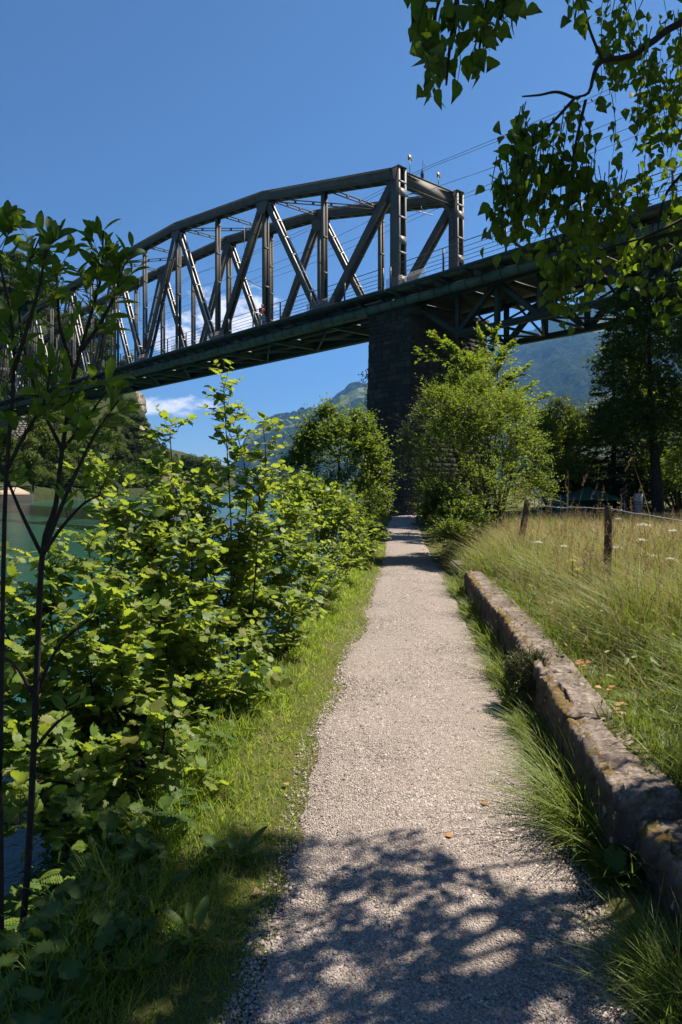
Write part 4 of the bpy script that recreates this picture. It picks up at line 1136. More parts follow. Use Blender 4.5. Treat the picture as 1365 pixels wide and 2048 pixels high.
# ================================================================ foreground willow on the left
def willow():
    base = np.array([-1.22, 2.55, -.25]); root = thing('willow_sapling', base, 'slender dark willow sapling with long leaves rising up the left edge', 'tree')
    D = 2.6
    def pl(pts, d=D, n=18): return weave([W(x, y, d if len(r) == 0 else r[0]) for x, y, *r in pts], n)
    main = np.vstack([base[None], pl([(25, 2040), (55, 1750), (72, 1400), (85, 1110), (112, 1010), (125, 900), (150, 745), (185, 620), (203, 550), (207, 462)], D, 40)])
    br = [
        pl([(85, 1112), (45, 1030), (15, 960), (-25, 870)], 2.55),
        pl([(85, 1112), (135, 985), (190, 870), (238, 800)], 2.5),
        np.vstack([base[None] + [-.12, -.05, 0], pl([(4, 1980), (2, 1500), (8, 1100), (14, 940), (28, 740), (20, 620), (-5, 500), (2, 440)], 2.45, 34)]),
        pl([(125, 900), (78, 800), (48, 690), (40, 580), (82, 470)], 2.65),
        pl([(150, 745), (122, 660), (116, 590), (112, 545)], 2.7),
        pl([(165, 700), (205, 640), (232, 585), (240, 545)], 2.6),
        pl([(28, 740), (60, 640), (82, 560), (92, 490)], 2.4),
        pl([(14, 940), (50, 870), (90, 800), (100, 740)], 2.45),
        pl([(125, 900), (165, 850), (215, 780)], 2.7),
        pl([(85, 1112), (120, 1060), (165, 1010), (200, 990)], 2.6),
        pl([(75, 1380), (120, 1290), (190, 1230)], 2.65), pl([(72, 1400), (30, 1330), (-20, 1300)], 2.6), pl([(68, 1500), (110, 1450), (150, 1420)], 2.6)]
    polys = [main] + br
    RT, DR = [], []
    dens = [22, 8, 9, 25, 15, 10, 12, 14, 13, 10, 5, 2, 2, 2]
    lo = [.60, .5, .45, .50, .2, .2, .1, .2, .2, .2, .4, .6, .6, .6]
    for p, k, l in zip(polys, dens, lo):
        t = rng.uniform(l, 1, k); q = along(p, t); ax = unit(along(p, np.minimum(t + .04, 1)) - along(p, np.maximum(t - .04, 0)))
        RT.append(q); DR.append(unit(ax * .7 + rand_unit(k) * .8 + ZU * .3))
    RT, DR = np.concatenate(RT), np.concatenate(DR)
    P, A, N, s, cv = sprays(RT, DR, .13 * rng.uniform(.4, 1.2, len(RT)), 4, .078, .05, .7, .9, .4, .3)
    # whorls of leaves at the shoot tips
    TP, TA = [], []
    for p in polys[:10]:
        for j in range(5):
            t = 1 - j * .03; q = along(p, np.array([t]))[0]; TP.append(q); TA.append(unit(unit(p[-1] - p[-3]) * (.9 - j * .06) + rng.normal(size=3) * .6))
    TP, TA = np.array(TP), np.array(TA)
    P = np.vstack([P, TP]); A = np.vstack([A, TA]); N = np.vstack([N, unit(rng.normal(size=TP.shape) + ZU * .5)]); s = np.append(s, rng.uniform(.065, .105, len(TP)))
    plant_leaves(root, P, A, N, s, 'willow', M['willow'], 300)
    stems_part(root, polys, [.0145, .008, .009, .010] + [.008] * 10, .0028, M['bark'], 'branch', 8)
    tag(link('twigs', twig_mesh('twigs', cv, .0022, M['twig']), root), kind='stuff')
willow()

# ================================================================ birch overhanging from the right
def birch():
    base = np.array([4.7, 4.6, .3]); root = thing('birch_tree', base, 'birch tree overhanging from the upper right with drooping leafy twigs', 'tree')
    trunk = weave([base, base + [.05, .05, 2.2], base + [-.15, .1, 4.5], base + [-.4, .1, 7.0], base + [-.5, .2, 9.0]], 24)
    m = MB(); m.tube(trunk, np.linspace(.15, .04, len(trunk)), 10); m.build('trunk', M['birch_bark'], root, True)
    def pl(pts, n=20): return weave([W(*p) for p in pts], n)
    T = lambda t: along(trunk, np.array([t]))[0]
    limbs = [np.vstack([T(.28)[None], pl([(1560, -30, 3.7), (1365, 45, 3.35), (1310, 80, 3.25), (1262, 112, 3.15), (1205, 122, 3.05), (1188, 150, 3.0), (1178, 185, 2.95), (1150, 196, 2.9)], 26)]),
             pl([(1150, 196, 2.9), (1115, 184, 2.88), (1080, 190, 2.86), (1045, 193, 2.84)]),
             pl([(1150, 196, 2.9), (1110, 240, 2.86), (1075, 275, 2.84), (1045, 330, 2.82), (1030, 390, 2.82)]),
             pl([(1172, 200, 2.93), (1150, 300, 2.95), (1140, 400, 2.97), (1128, 480, 3.0)]),
             np.vstack([T(.33)[None], pl([(1600, -350, 3.6), (1300, -330, 2.6), (1050, -120, 2.1), (930, -30, 2.0), (905, 60, 1.98), (893, 170, 1.97)], 22)]),
             pl([(1050, -120, 2.1), (985, -30, 2.05), (965, 60, 2.03), (958, 110, 2.02)]),
             pl([(1050, -120, 2.1), (1015, -40, 2.08), (1000, 40, 2.06)]),
             pl([(930, -30, 2.0), (890, -20, 1.98), (868, 40, 1.97), (860, 95, 1.97)]),
             np.vstack([T(.24)[None], pl([(1520, 250, 4.3), (1420, 300, 4.2), (1345, 370, 4.1), (1322, 420, 4.0), (1315, 470, 4.0)], 16)]),
             np.vstack([T(.22)[None], pl([(1560, 330, 3.7), (1400, 420, 3.5), (1300, 470, 3.4), (1200, 500, 3.3)], 16)]),
             np.vstack([T(.40)[None], pl([(1500, -180, 4.2), (1380, -60, 4.0), (1290, -30, 3.9), (1240, 10, 3.8)], 16)]),
             pl([(1205, 122, 3.05), (1180, 60, 3.0), (1160, -10, 2.95), (1150, 40, 2.93)])]
    for dz, sp_ in ((.45, (-2.6, -.4, 2.2)), (.5, (-3.2, -1.4, 1.6)), (.55, (-1.5, -2.4, 1.9)), (.5, (.8, 1.8, 2.6)), (.6, (-2.2, .3, 2.4)), (.65, (1.8, -1.0, 2.0)), (.42, (-3.6, -2.4, .9)), (.38, (2.2, .8, 1.6)), (.7, (-1.0, -1.0, 2.0))):
        a = T(dz); limbs.append(stem_curve(a, a + np.array(sp_), .12, .05, 14))
    # hanging twigs that carry leaves in view: (top x, top y, depth, bottom x, bottom y)
    H = []
    def hang(n, x0, x1, y0, y1, l0, l1, d0, d1, slant=-18):
        for _ in range(n):
            x, y = rng.uniform(x0, x1), rng.uniform(y0, y1); l = rng.uniform(l0, l1); d = rng.uniform(d0, d1)
            H.append((x, y, d, x + slant * l / 100 + rng.normal() * 10, y + l))
    hang(7, 858, 940, -50, 20, 100, 190, 1.92, 2.05, -6); hang(5, 940, 985, -50, 0, 110, 160, 1.95, 2.1, 0); hang(4, 985, 1040, -60, -20, 60, 110, 2.0, 2.1, 0)
    hang(2, 1145, 1160, -50, -20, 60, 100, 2.2, 2.4, 0)
    hang(10, 1030, 1060, 200, 300, 60, 150, 2.75, 2.9, -12); hang(10, 990, 1040, 310, 380, 60, 150, 2.75, 2.9, -10)
    hang(14, 1050, 1130, 230, 330, 90, 220, 2.8, 3.0, -14); hang(14, 1120, 1190, 180, 330, 90, 240, 2.85, 3.1, -8); hang(9, 1150, 1260, 300, 400, 60, 180, 2.9, 3.2, -4)
    hang(16, 1200, 1400, 60, 200, 60, 170, 3.1, 3.8, -8); hang(24, 1200, 1400, -60, 60, 60, 170, 3.4, 4.2, -6); hang(16, 1290, 1400, 120, 260, 60, 150, 3.3, 4.2, -6)
    hang(10, 1230, 1290, 300, 380, 50, 110, 3.1, 3.4, -10); hang(8, 1320, 1400, 290, 420, 60, 130, 3.6, 4.2, -6)
    hang(18, 1090, 1400, 420, 510, 60, 140, 3.2, 3.9, -10); hang(10, 1090, 1150, 480, 540, 60, 110, 3.2, 3.5, -6); hang(12, 1250, 1400, 480, 560, 60, 130, 3.3, 3.9, -8)
    hang(3, 1130, 1160, 560, 590, 50, 80, 3.2, 3.3, -4)
    TW, P, A, N, s = [], [], [], [], []
    for x, y, d, x2, y2 in H:
        a, b = W(x, y, d), W(x2, y2, d + rng.normal() * .05)
        p = stem_curve(a, b, 0, .06, 8); TW.append(p[[0, 3, 5, 7]])
        L = np.linalg.norm(b - a); k = max(4, int(L / (.027 if d > 2.2 else .022)))
        t = rng.uniform(.05, 1, k); q = along(p, t) + rng.normal(size=(k, 3)) * .025
        P.append(q); A.append(unit(-ZU * 1.0 + rng.normal(size=(k, 3)) * .55)); N.append(unit(rand_unit(k) + np.array([0, -.3, .2]))); s.append(rng.uniform(.038, .066, k) * (1 if d > 2.2 else 1.05))
    nv = sum(len(p) for p in P)
    # the crown above and right of the frame, whose leaves shade the foreground
    k = 0; n_c = 0
    while n_c < 34000:
        n = 4000
        lx = rng.uniform(-2.7, 1.9, n); ly = rng.uniform(-.8, 3.55, n); h = np.where(lx < -.2, rng.uniform(5.7, 8.4, n), 2.7 + 4.2 * rng.uniform(0, 1, n) ** 1.8)
        clump = fbm(lx * 4.6 + 3, ly * 4.9, 4, 17, .7)
        edge = 3.15 + .28 * fbm(lx * 1.6, lx * 0, 3, 41) - np.clip(lx - .25, 0, 1) * .55 - .3 * (lx < -.6)
        q = np.stack([lx, ly, 0 * lx], -1) + np.array(SUN_DIR)[None] * (h / SUN_DIR.z)[:, None]
        px, py = proj(q)
        inframe = (px > -150) & (px < 1420) & (py > -150) & (py < 2200) & (q[:, 1] > .1)
        ok = (ly < edge) & (clump > -.30 - .6 * (lx < -.35) + .14 * (lx > .1)) & ~inframe & (np.linalg.norm(q - np.array([0, 0, 1.65]), axis=1) > 1.2)
        q = q[ok]; n_c += len(q)
        P.append(q); A.append(unit(-ZU * .8 + rng.normal(size=q.shape) * .6)); N.append(unit(rand_unit(len(q)) + ZU * .4)); s.append(rng.uniform(.055, .09, len(q)))
        TW.append(None)
    P, A, N, s = map(np.concatenate, (P, A, N, s))
    plant_leaves(root, P[:nv], A[:nv], N[:nv], s[:nv], 'birch', M['birch'], 300)
    tag(link('crown', leaves_mesh('crown', P[nv:], A[nv:], N[nv:], s[nv:] * 1.12, 'diamond', M['birch']), root), kind='stuff')
    stems_part(root, limbs, [.020, .007, .007, .007, .012, .006, .006, .006, .014, .012, .016, .007] + [.035] * 9, .003, M['bark'], 'branch', 7)
    cv = np.array([t for t in TW if t is not None])
    tag(link('twigs', twig_mesh('twigs', cv, .0026, M['bark']), root), kind='stuff')
birch()

# ================================================================ low mossy wall, yew, fence
wall = thing('low_stone_wall', (1.5, 5.5, 0), 'low crumbling mossy stone wall along the right side of the path', 'wall')
def wall_x(y): return path_r(y) + .13 + .02 * np.sin(y * 1.3)
yb = [1.3, 2.15, 2.93, 3.9, 4.75, 5.9, 7.1, 8.3, 9.4, WALL_END]
for i in range(len(yb) - 1):
    y0, y1 = yb[i], yb[i + 1]
    tz = .365 + random.uniform(-.012, .012) - (.10 if i < 2 else 0)
    ny = max(8, int((y1 - y0) / (.02 if y0 < 5 else .035))); gap = .011
    ys = np.linspace(y0 + gap, y1 - gap, ny)
    ins = (.10 if i < 2 else 0) + random.uniform(-.012, .012)
    wd = .265 + random.uniform(-.04, .04)
    # cross-section, from foot of the face over the top to the back
    cs = [(0.015, -.06)] + [(0.0, z) for z in np.linspace(.0, tz - .05, 13)] + [(.003, tz - .018), (.010, tz - .005), (.022, tz)] + [(x, tz) for x in np.linspace(.045, wd, 16)] + [(wd + .03, tz - .05), (wd + .05, -.06)]
    cs = np.array(cs); nc = len(cs)
    Yg = np.repeat(ys[:, None], nc, 1); Xg = wall_x(Yg) + ins + cs[None, :, 0]; Zg = np.repeat(cs[None, :, 1], ny, 0)
    u = np.arange(nc)[None] * .05
    n1 = fbm(Yg * 4 + i * 7, u * 5, 5, 51); n2 = fbm(Yg * 17, u * 19 + i, 3, 61); n3 = np.clip(fbm(Yg * 2.6 + 4, u * 3, 3, 77), 0, 1)
    face = (np.arange(nc) <= 13)[None]; edge_ = ((np.arange(nc) >= 11) & (np.arange(nc) <= 19))[None]; topm = (np.arange(nc) >= 17)[None]
    Xg = Xg + np.where(face, 0.016 * n1 + .010 * n2, 0) + np.where(edge_, .028 * n3 + .014 * n2, 0)
    Zg = Zg + np.where(topm, .010 * n1 + .007 * n2, 0) - np.where(edge_, .026 * n3, 0) + np.where(edge_, .012 * n2, 0)
    Yg[0] = y0 + gap; Yg[-1] = y1 - gap
    V = np.stack([Xg, Yg, Zg], -1).reshape(-1, 3)
    q = np.arange(ny - 1)[:, None] * nc + np.arange(nc - 1)[None]
    Q = np.stack([q, q + nc, q + nc + 1, q + 1], -1).reshape(-1, 4)
    ends = [np.arange(nc)[None], ((ny - 1) * nc + np.arange(nc))[::-1][None]]
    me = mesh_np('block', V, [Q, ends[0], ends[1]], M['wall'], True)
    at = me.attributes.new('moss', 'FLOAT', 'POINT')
    mo = np.exp(-((np.arange(nc) - 16.5) / 3.2) ** 2)[None] * (.75 + .5 * fbm(Yg * 1.3, Yg * 0, 2, 15)) + .12 * topm
    at.data.foreach_set('value', np.broadcast_to(mo, (ny, nc)).astype(np.float32).ravel())
    dt = me.attributes.new('face_dark', 'FLOAT', 'POINT'); dt.data.foreach_set('value', np.broadcast_to(np.clip((15.5 - np.arange(nc)) / 3, 0, 1)[None], (ny, nc)).astype(np.float32).ravel())
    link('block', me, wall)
# the far, half-buried end of the wall
ruin = thing('stone_slab', (2.25, 13.2, .2), 'flat grey stone slab in the grass past the end of the low wall', 'stone')
bm = bmesh.new(); bmesh.ops.create_cube(bm, size=1); bmesh.ops.bevel(bm, geom=bm.edges[:], offset=.1, segments=2, affect='EDGES')
for v in bm.verts: v.co = Vector((v.co.x * .6 + 2.42, v.co.y * .9 + 13.2, v.co.z * .35 + .045)) + Vector((random.uniform(-.02, .02),) * 3)
me = bpy.data.meshes.new('slab'); bm.to_mesh(me); bm.free(); me.materials.append(M['wall']); link('slab', me, ruin)

def yew():
    c = W(1062, 1345, 5.15); root = thing('yew_shrub', c - [0, 0, .12], 'small dense dark yew shrub growing out of the wall edge', 'shrub')
    k = 700; d = rand_unit(k); RT = c + d * np.array([.15, .2, .12]) * rng.uniform(.3, 1, (k, 1)) ** .5
    P, A, N, s, cv = sprays(RT, unit(d + ZU * .5 + rng.normal(size=(k, 3)) * .3), .085 * rng.uniform(.5, 1.2, k), 9, .02, .1, 1, .8, .2)
    tag(link('foliage', leaves_mesh('foliage', P, A, N, s, 'needle', M['yew']), root), kind='stuff')
    link('twigs', twig_mesh('twigs', cv, .0025, M['bark']), root)
    m = MB(); m.tube([c - [-.06, 0, .2], c - [0, 0, .05], c + [0, 0, .05]], [.02, .015, .008], 6); m.build('stem', M['bark'], root)
yew()
def fence_post(top, bot, r, label):
    a, b = np.asarray(bot), np.asarray(top); root = thing('fence_post', a, label, 'fence post', 'wooden fence posts in the meadow')
    n = 14; t = np.linspace(0, 1, n); th = np.linspace(0, 2 * math.pi, 13)[:-1]
    d = unit(b - a); u = unit(np.cross(d, [0, 1, 0])); v = np.cross(d, u)
    rad = r * (1 + .10 * fbm(np.cos(th)[None] * 2 + t[:, None] * 1.5, np.sin(th)[None] * 2, 3, 8)) * (1.05 - .1 * t[:, None])
    V = a + (b - a) * t[:, None, None] + rad[..., None] * (np.cos(th)[None, :, None] * u + np.sin(th)[None, :, None] * v)
    q = np.arange(n - 1)[:, None] * 12; j = np.arange(12)[None]; k = (j + 1) % 12
    Q = np.stack([q + j, q + k, q + 12 + k, q + 12 + j], -1).reshape(-1, 4)
    link('post', mesh_np('post', V.reshape(-1, 3), [Q, (12 * (n - 1) + np.arange(12))[None]], M['post'], False), root)
    for h in (.93, .55):
        m = MB(); c = a + (b - a) * h; m.tube([c - u * r * 1.1 - v * .0, c - u * r * 1.1 + v * .03 + ZU * .03], .006, 5); m.build('staple', M['wire'], root)
    return b
p1 = fence_post(W(1218, 1012, 7.7), W(1214, 1205, 7.7), .042, 'upright weathered wooden post standing in the tall grass')
p2 = fence_post(W(1056, 1000, 12.4), W(1036, 1120, 12.4), .055, 'leaning wooden post in front of the rounded bush')
p3 = np.array([4.1, 4.2, 1.25])
fence_post(p3, p3 - [0, 0, .95], .045, 'wooden post just outside the right edge')
def barbed(a, b, sag, label):
    t = np.linspace(0, 1, 40)[:, None]; p = a + (b - a) * t - ZU * np.sin(t * math.pi) * sag
    p += .008 * np.stack([fbm(t[:, 0] * 14, t[:, 0] * 0, 2, 3), 0 * t[:, 0], fbm(t[:, 0] * 14, t[:, 0] * 0, 2, 9)], -1)
    m = MB(); m.tube(p, .0045, 4); o = m.build('barbed_wire', M['galv']); tag(o, label, 'wire', 'fence wires')
    m = MB()
    for c in p[2::3]:
        for _ in range(2):
            d = rand_unit(1)[0] * .022; m.tube([c - d, c + d], .0025, 3)
    m.build('barbs', M['galv'], o)
barbed(p1 - [0, 0, .02], p2 - [0, 0, .04], .04, 'barbed wire strung between the two wooden posts')
barbed(p1 - [0, 0, .02], p3 - [0, 0, .06], .05, 'barbed wire running from the upright post to the right edge')

# ================================================================ grass and herbs
def blades(name, X, Y, h, w, lean, mat, z=None, bend=.5, lean_dir=None, seg=3):
    n = len(X); z0 = (ground_z(X, Y) if z is None else z) - .01
    a = rng.uniform(0, 2 * np.pi, n); d = np.stack([np.cos(a), np.sin(a), 0 * a], -1)
    if lean_dir is not None: d = unit(d + np.asarray(lean_dir))
    sd = np.stack([-d[:, 1], d[:, 0], 0 * a], -1)
    rot = rng.uniform(-.9, .9, n)[:, None]; wdir = unit(sd * np.cos(rot) + d * np.sin(rot))
    base = np.stack([X, Y, z0], -1); rows = []
    lean = np.broadcast_to(lean, (n,))
    for i in range(seg + 1):
        t = i / seg
        c = base + d * (h * (lean * t + bend * lean * t * t))[:, None] + ZU * (h * (t - .42 * lean * bend * t * t))[:, None]
        ww = w * (1 - t) ** .7 * (.8 + .2 * (t > 0))
        if i < seg: rows += [c - wdir * ww[:, None] / 2, c + wdir * ww[:, None] / 2]
        else: rows += [c]
    V = np.stack(rows, 1); m = V.shape[1]; o = (np.arange(n) * m)[:, None]
    T = []
    for i in range(seg - 1): T += [[2 * i, 2 * i + 1, 2 * i + 3], [2 * i, 2 * i + 3, 2 * i + 2]]
    T += [[2 * seg - 2, 2 * seg - 1, 2 * seg]]
    T = (o[:, None] + np.array(T)[None]).reshape(-1, 3)
    return mesh_np(name, V.reshape(-1, 3), T, mat), base, rows[-1]
def tuft_xy(n, fx, y0, y1, power=1.0, clump=.05, per=9):
    """clumped points; y falls off with distance, fx(y, t) gives x for t in 0..1"""
    k = max(1, n // per)
    y = y0 * (y1 / y0) ** (rng.uniform(0, 1, k) ** power)
    x = fx(y, rng.uniform(0, 1, k))
    X = np.repeat(x, per) + rng.normal(size=k * per) * clump * np.repeat(y, per) ** .35; Y = np.repeat(y, per) + rng.normal(size=k * per) * clump * np.repeat(y, per) ** .35
    return X, Y
# left verge
X, Y = tuft_xy(34000, lambda y, t: path_l(y) + .10 - t ** 1.0 * (.95 + .0 * y), 1.7, 24, .9, .03)
k = (X < path_l(Y) + .05 * fbm(Y * 2.1, Y * 0, 4, 21) + .02) & (X > path_l(Y) - .62 - .12 * fbm(Y * 1.5, Y * 0 + 3, 3, 4))
X, Y = X[k], Y[k]
dd = path_l(Y) - X
h = (.035 + .10 * smooth(.05, .6, dd)) * rng.uniform(.6, 1.5, len(X)) * (1 + .25 * fbm(X * 2, Y * 2, 2, 6))
me, _, _ = blades('verge_grass', X, Y, h, .0035 + .00075 * Y, rng.uniform(.15, .9, len(X)), M['verge'])
tag(link('verge_grass', me), 'short sunlit grass on the verge left of the path', 'grass', kind='stuff')
# strip between path and wall
X, Y = tuft_xy(10500, lambda y, t: path_r(y) + .17 - .20 * t, 1.8, 12, .85, .022, 16)
k = (X < wall_x(Y) + .06) | (Y > WALL_END); X, Y = X[k], Y[k]
k = fbm(X * 3, Y * 2.4, 3, 9) > -.22; X, Y = X[k], Y[k]
h = .18 * rng.uniform(.25, 1.7, len(X)) * (1 + .5 * fbm(Y * 1.7, Y * 0, 2, 19)) * smooth(-.10, .12, X - path_r(Y) + .03) + .03
me, _, _ = blades('wallside_grass', X, Y, h, .005 + .0005 * Y, rng.uniform(.2, 1.0, len(X)), M['grass'], bend=1.0, lean_dir=(-.45, -.2, 0), z=0 * X + .01, seg=4)
tag(link('wallside_grass', me), 'long grass tufts between the path and the low wall', 'grass', kind='stuff')
# meadow: green undergrowth, then dry stalks over it
def mead_x(y, t):
    a = np.where(y < WALL_END, wall_x(y) + np.where(y < 3.0, .5, .30), path_r(y) + .25); b = np.maximum(.53 * y + .9, a + 1.5)
    return a + (b - a) * t
X, Y = tuft_xy(66000, mead_x, 1.7, 27, .9, .04, 7)
k = np.where(Y < WALL_END, X > wall_x(Y) + np.where(Y < 3.0, .42, .22) + .06 * fbm(Y * 3, Y * 0, 3, 2), X > path_r(Y) + .12); X, Y = X[k], Y[k]
off = X - np.where(Y < WALL_END, wall_x(Y) + .4, path_r(Y) + .1)
h = (.14 + .32 * smooth(.0, .6, off)) * rng.uniform(.45, 1.25, len(X)) * (1 + .55 * fbm(X * 1.6, Y * 1.6, 3, 31)) * np.where(Y > 15, .62, 1)
me, _, _ = blades('meadow_grass', X, Y, h, (.0042 + .0006 * Y) * np.where(rng.uniform(0, 1, len(X)) < .2, 2.1, 1), rng.uniform(.05, 1.0, len(X)) ** 1.2, M['grass'], bend=.9, lean_dir=(-.15, -.05, 0))
tag(link('meadow_grass', me), 'green grass of the meadow behind the low wall', 'grass', kind='stuff')
X, Y = tuft_xy(40000, mead_x, 3.4, 17, .75, .05, 6)
k = np.where(Y < WALL_END, X > wall_x(Y) + .46, X > path_r(Y) + .2); X, Y = X[k], Y[k]
k = rng.uniform(0, 1, len(X)) < (smooth(4, 8, Y) * (.68 + .75 * fbm(X * 1.1 + 5, Y * .8, 3, 44)) + .05) ; X, Y = X[k], Y[k]
off = X - np.where(Y < WALL_END, wall_x(Y) + .4, path_r(Y) + .1)
h = (.22 + .42 * smooth(.05, .9, off)) * rng.uniform(.5, 1.25, len(X))
me, _, tp = blades('dry_grass', X, Y, h, .0026 + .00055 * Y, rng.uniform(.05, 1.0, len(X)), M['dry'], bend=.8, lean_dir=(-.12, .05, 0))
tag(link('dry_grass', me), 'dry straw coloured grass standing over the green meadow', 'grass', kind='stuff')
n = 1300; X, Y = tuft_xy(n, mead_x, 2.9, 16, .8, .06, 6)
k = np.where(Y < WALL_END, X > wall_x(Y) + .3, X > path_r(Y) + .15); X, Y = X[k], Y[k]; n = len(X); a = rng.uniform(0, 6.28, n)
P = np.stack([X, Y, ground_z(X, Y) + rng.uniform(.02, .34, n)], -1)
tag(link('meadow_weeds', leaves_mesh('meadow_weeds', P, np.stack([np.cos(a), np.sin(a), rng.uniform(-.1, .9, n)], -1), unit(ZU + rng.normal(size=(n, 3)) * .5), rng.uniform(.035, .085, n), 'willow', M['grass'])), 'broad leaved weeds mixed into the meadow grass', 'weeds', kind='stuff')
# tall seed heads that stand out against the dark trees
SX, SY, SH = [], [], []
for i in range(620):
    y = rng.uniform(5.0, 13.5); x = (rng.uniform(950, 1400) - 682.5) / FPX * y
    if x < path_r(y) + .9: continue
    SX.append(x); SY.append(y); SH.append(rng.uniform(.5, .95))
for px, py, y in ((1125, 935, 7.4), (1135, 940, 7.5), (1110, 955, 7.2), (1163, 972, 7.8), (1175, 968, 7.3), (1200, 952, 7.9), (1208, 985, 7.0), (1250, 953, 7.2), (1262, 990, 7.4), (1300, 980, 7.8), (1330, 962, 7.1), (1085, 995, 8), (1100, 1000, 8.4), (1150, 990, 8), (1190, 1000, 7.6), (1230, 1002, 7.4), (1345, 900, 6.6)):
    x = (px - 682.5) / FPX * y; SX.append(x); SY.append(y); SH.append(float(W(px, py, y)[2] - ground_z(x, y)))
SX, SY, SH = map(np.array, (SX, SY, SH))
me, _, tips = blades('seed_stalks', SX, SY, SH, np.full(len(SX), .005), rng.uniform(.05, .28, len(SX)), M['dry'], bend=.6, lean_dir=(-.4, 0, 0), seg=5)
o = link('tall_grass_stalks', me); tag(o, 'tall grass stalks with reddish seed heads by the fence', 'grass', kind='stuff')
n = len(tips); reps = 26
t = np.tile(np.linspace(0, .17, reps), n)
dirs = np.repeat(unit(np.stack([rng.normal(size=n) * .25 - .15, rng.normal(size=n) * .2, -np.ones(n)], -1)), reps, 0)
P = np.repeat(tips, reps, 0) + dirs * t[:, None] * np.repeat(rng.uniform(.6, 1.2, n), reps)[:, None] + rng.normal(size=(n * reps, 3)) * .004
tag(link('seed_heads', leaves_mesh('seed_heads', P, unit(-dirs + rng.normal(size=P.shape) * .55), rand_unit(len(P)), rng.uniform(.014, .028, len(P)), 'needle', M['seed']), o), kind='stuff')
# wild carrot umbels and yellow flowers in the meadow
def umbel(px, py, Y, r, label, mat='white_flower', nf=90):
    c = W(px, py, Y); g = float(ground_z(c[0], c[1])); root = thing('wild_carrot' if mat == 'white_flower' else 'yellow_flower', (c[0], c[1], g), label, 'flower', 'flowers in the meadow')
    m = MB(); m.tube(stem_curve((c[0], c[1], g), c, 0, .03, 8), [.004] * 8, 5); m.build('stem', M['herb'], root)
    a = rng.uniform(0, 2 * np.pi, nf); rr2 = r * np.sqrt(rng.uniform(0, 1, nf)); P = c + np.stack([np.cos(a) * rr2, np.sin(a) * rr2, .25 * r * (1 - (rr2 / r) ** 2) + rng.normal(size=nf) * .004], -1)
    tag(link('flower_head', leaves_mesh('flower_head', P, rand_unit(nf) * [1, 1, .3], unit(ZU + rng.normal(size=(nf, 3)) * .3), rng.uniform(.016, .024, nf), 'diamond', M[mat]), root), kind='stuff')
for i, (px, py, Y, lab) in enumerate([(1288, 1051, 8.6, 'largest white umbel flower, right of the upright post'), (1283, 1081, 8.2, 'white umbel flower below the largest one'), (1312, 1113, 7.6, 'faint white umbel in the dry grass right of the upright post'),
                                       (1342, 1119, 7.2, 'bright white umbel near the right edge of the meadow'), (1232, 1096, 8.0, 'small white umbel touching the upright post'), (1126, 1093, 9.0, 'white umbel midway between the two fence posts'),
                                       (1077, 1085, 9.4, 'white umbel just right of the leaning post'), (1346, 1062, 9.2, 'white umbel at the right edge by the barbed wire'), (1236, 1038, 12, 'tiny white umbel right of the upright post top')]):
    umbel(px, py, Y, .055 if i else .085, lab)
umbel(1145, 1122, 7.6, .05, 'yellow flower head left of the upright post', 'yellow_flower', 40)
umbel(1155, 1140, 7.4, .04, 'lower yellow flower head left of the upright post', 'yellow_flower', 40)
# broad-leaved herbs and ferns
def herb(x, y, n, size, label, shape='willow', up=.7, name='dock_plant', grp='broad leaved herbs by the path'):
    z = float(ground_z(x, y)); root = thing(name, (x, y, z), label, 'plant', grp)
    a = rng.uniform(0, 2 * np.pi, n); d = np.stack([np.cos(a), np.sin(a), rng.uniform(.25, 1.0, n) * up * 1.6], -1)
    s = size * rng.uniform(.6, 1.15, n)
    st = np.array([x, y, z]) + unit(d) * rng.uniform(.0, .5, (n, 1)) * size
    N = unit(np.cross(np.cross(d, ZU), d) + rng.normal(size=(n, 3)) * .25)
    leaf_objects(root, st, unit(d), N, s, shape, M['herb'])
    m = MB()
    for p in st: m.tube([(x, y, z - .02), p], .003, 4)
    m.build('stalks', M['herb'], root)
herbs = [(-.52, 2.45, 'dandelion rosette at the lower left beside the dark gravel'), (-.72, 2.65, 'toothed rosette in the dark grass at the lower left'), (-.62, 2.95, 'dock plant where the verge falls into shade'), (-.80, 3.15, 'leafy herb beneath the low dark hazel'),
         (-.9, 2.5, 'broad herb beside the willow stem in the lower left corner'), (-.45, 3.0, 'small herb at the shaded left path edge'), (-.66, 2.25, 'dark herb at the bottom edge of the picture, left'), (-.98, 2.8, 'herb among the stems in the shaded left bank')]
for x, y, lab in herbs: herb(x, y, 11, random.uniform(.10, .15), lab)
herb(1.13, 2.85, 14, .12, 'broad leaved bramble in the shade of the wall, right of the path', 'hazel', .9)
herb(1.07, 3.0, 10, .08, 'small nettle at the right edge of the sunny gravel', 'hazel', .9)
herb(1.10, 2.45, 9, .10, 'dark herb low at the right edge of the path', 'hazel', .7)
for i, (x, y, s_, lab) in enumerate([(-1.12, 3.3, .12, 'round leaved seedling on the shaded bank'), (-1.0, 3.05, .12, 'round leaved seedling beside the fern'), (-.75, 2.35, .11, 'round leaved seedling at the bottom left'), (-1.05, 2.6, .12, 'round leaved seedling by the willow foot')]):
    herb(x, y, 12, s_, lab, 'hazel', 1.0, 'hazel_seedling', 'seedlings on the left bank')
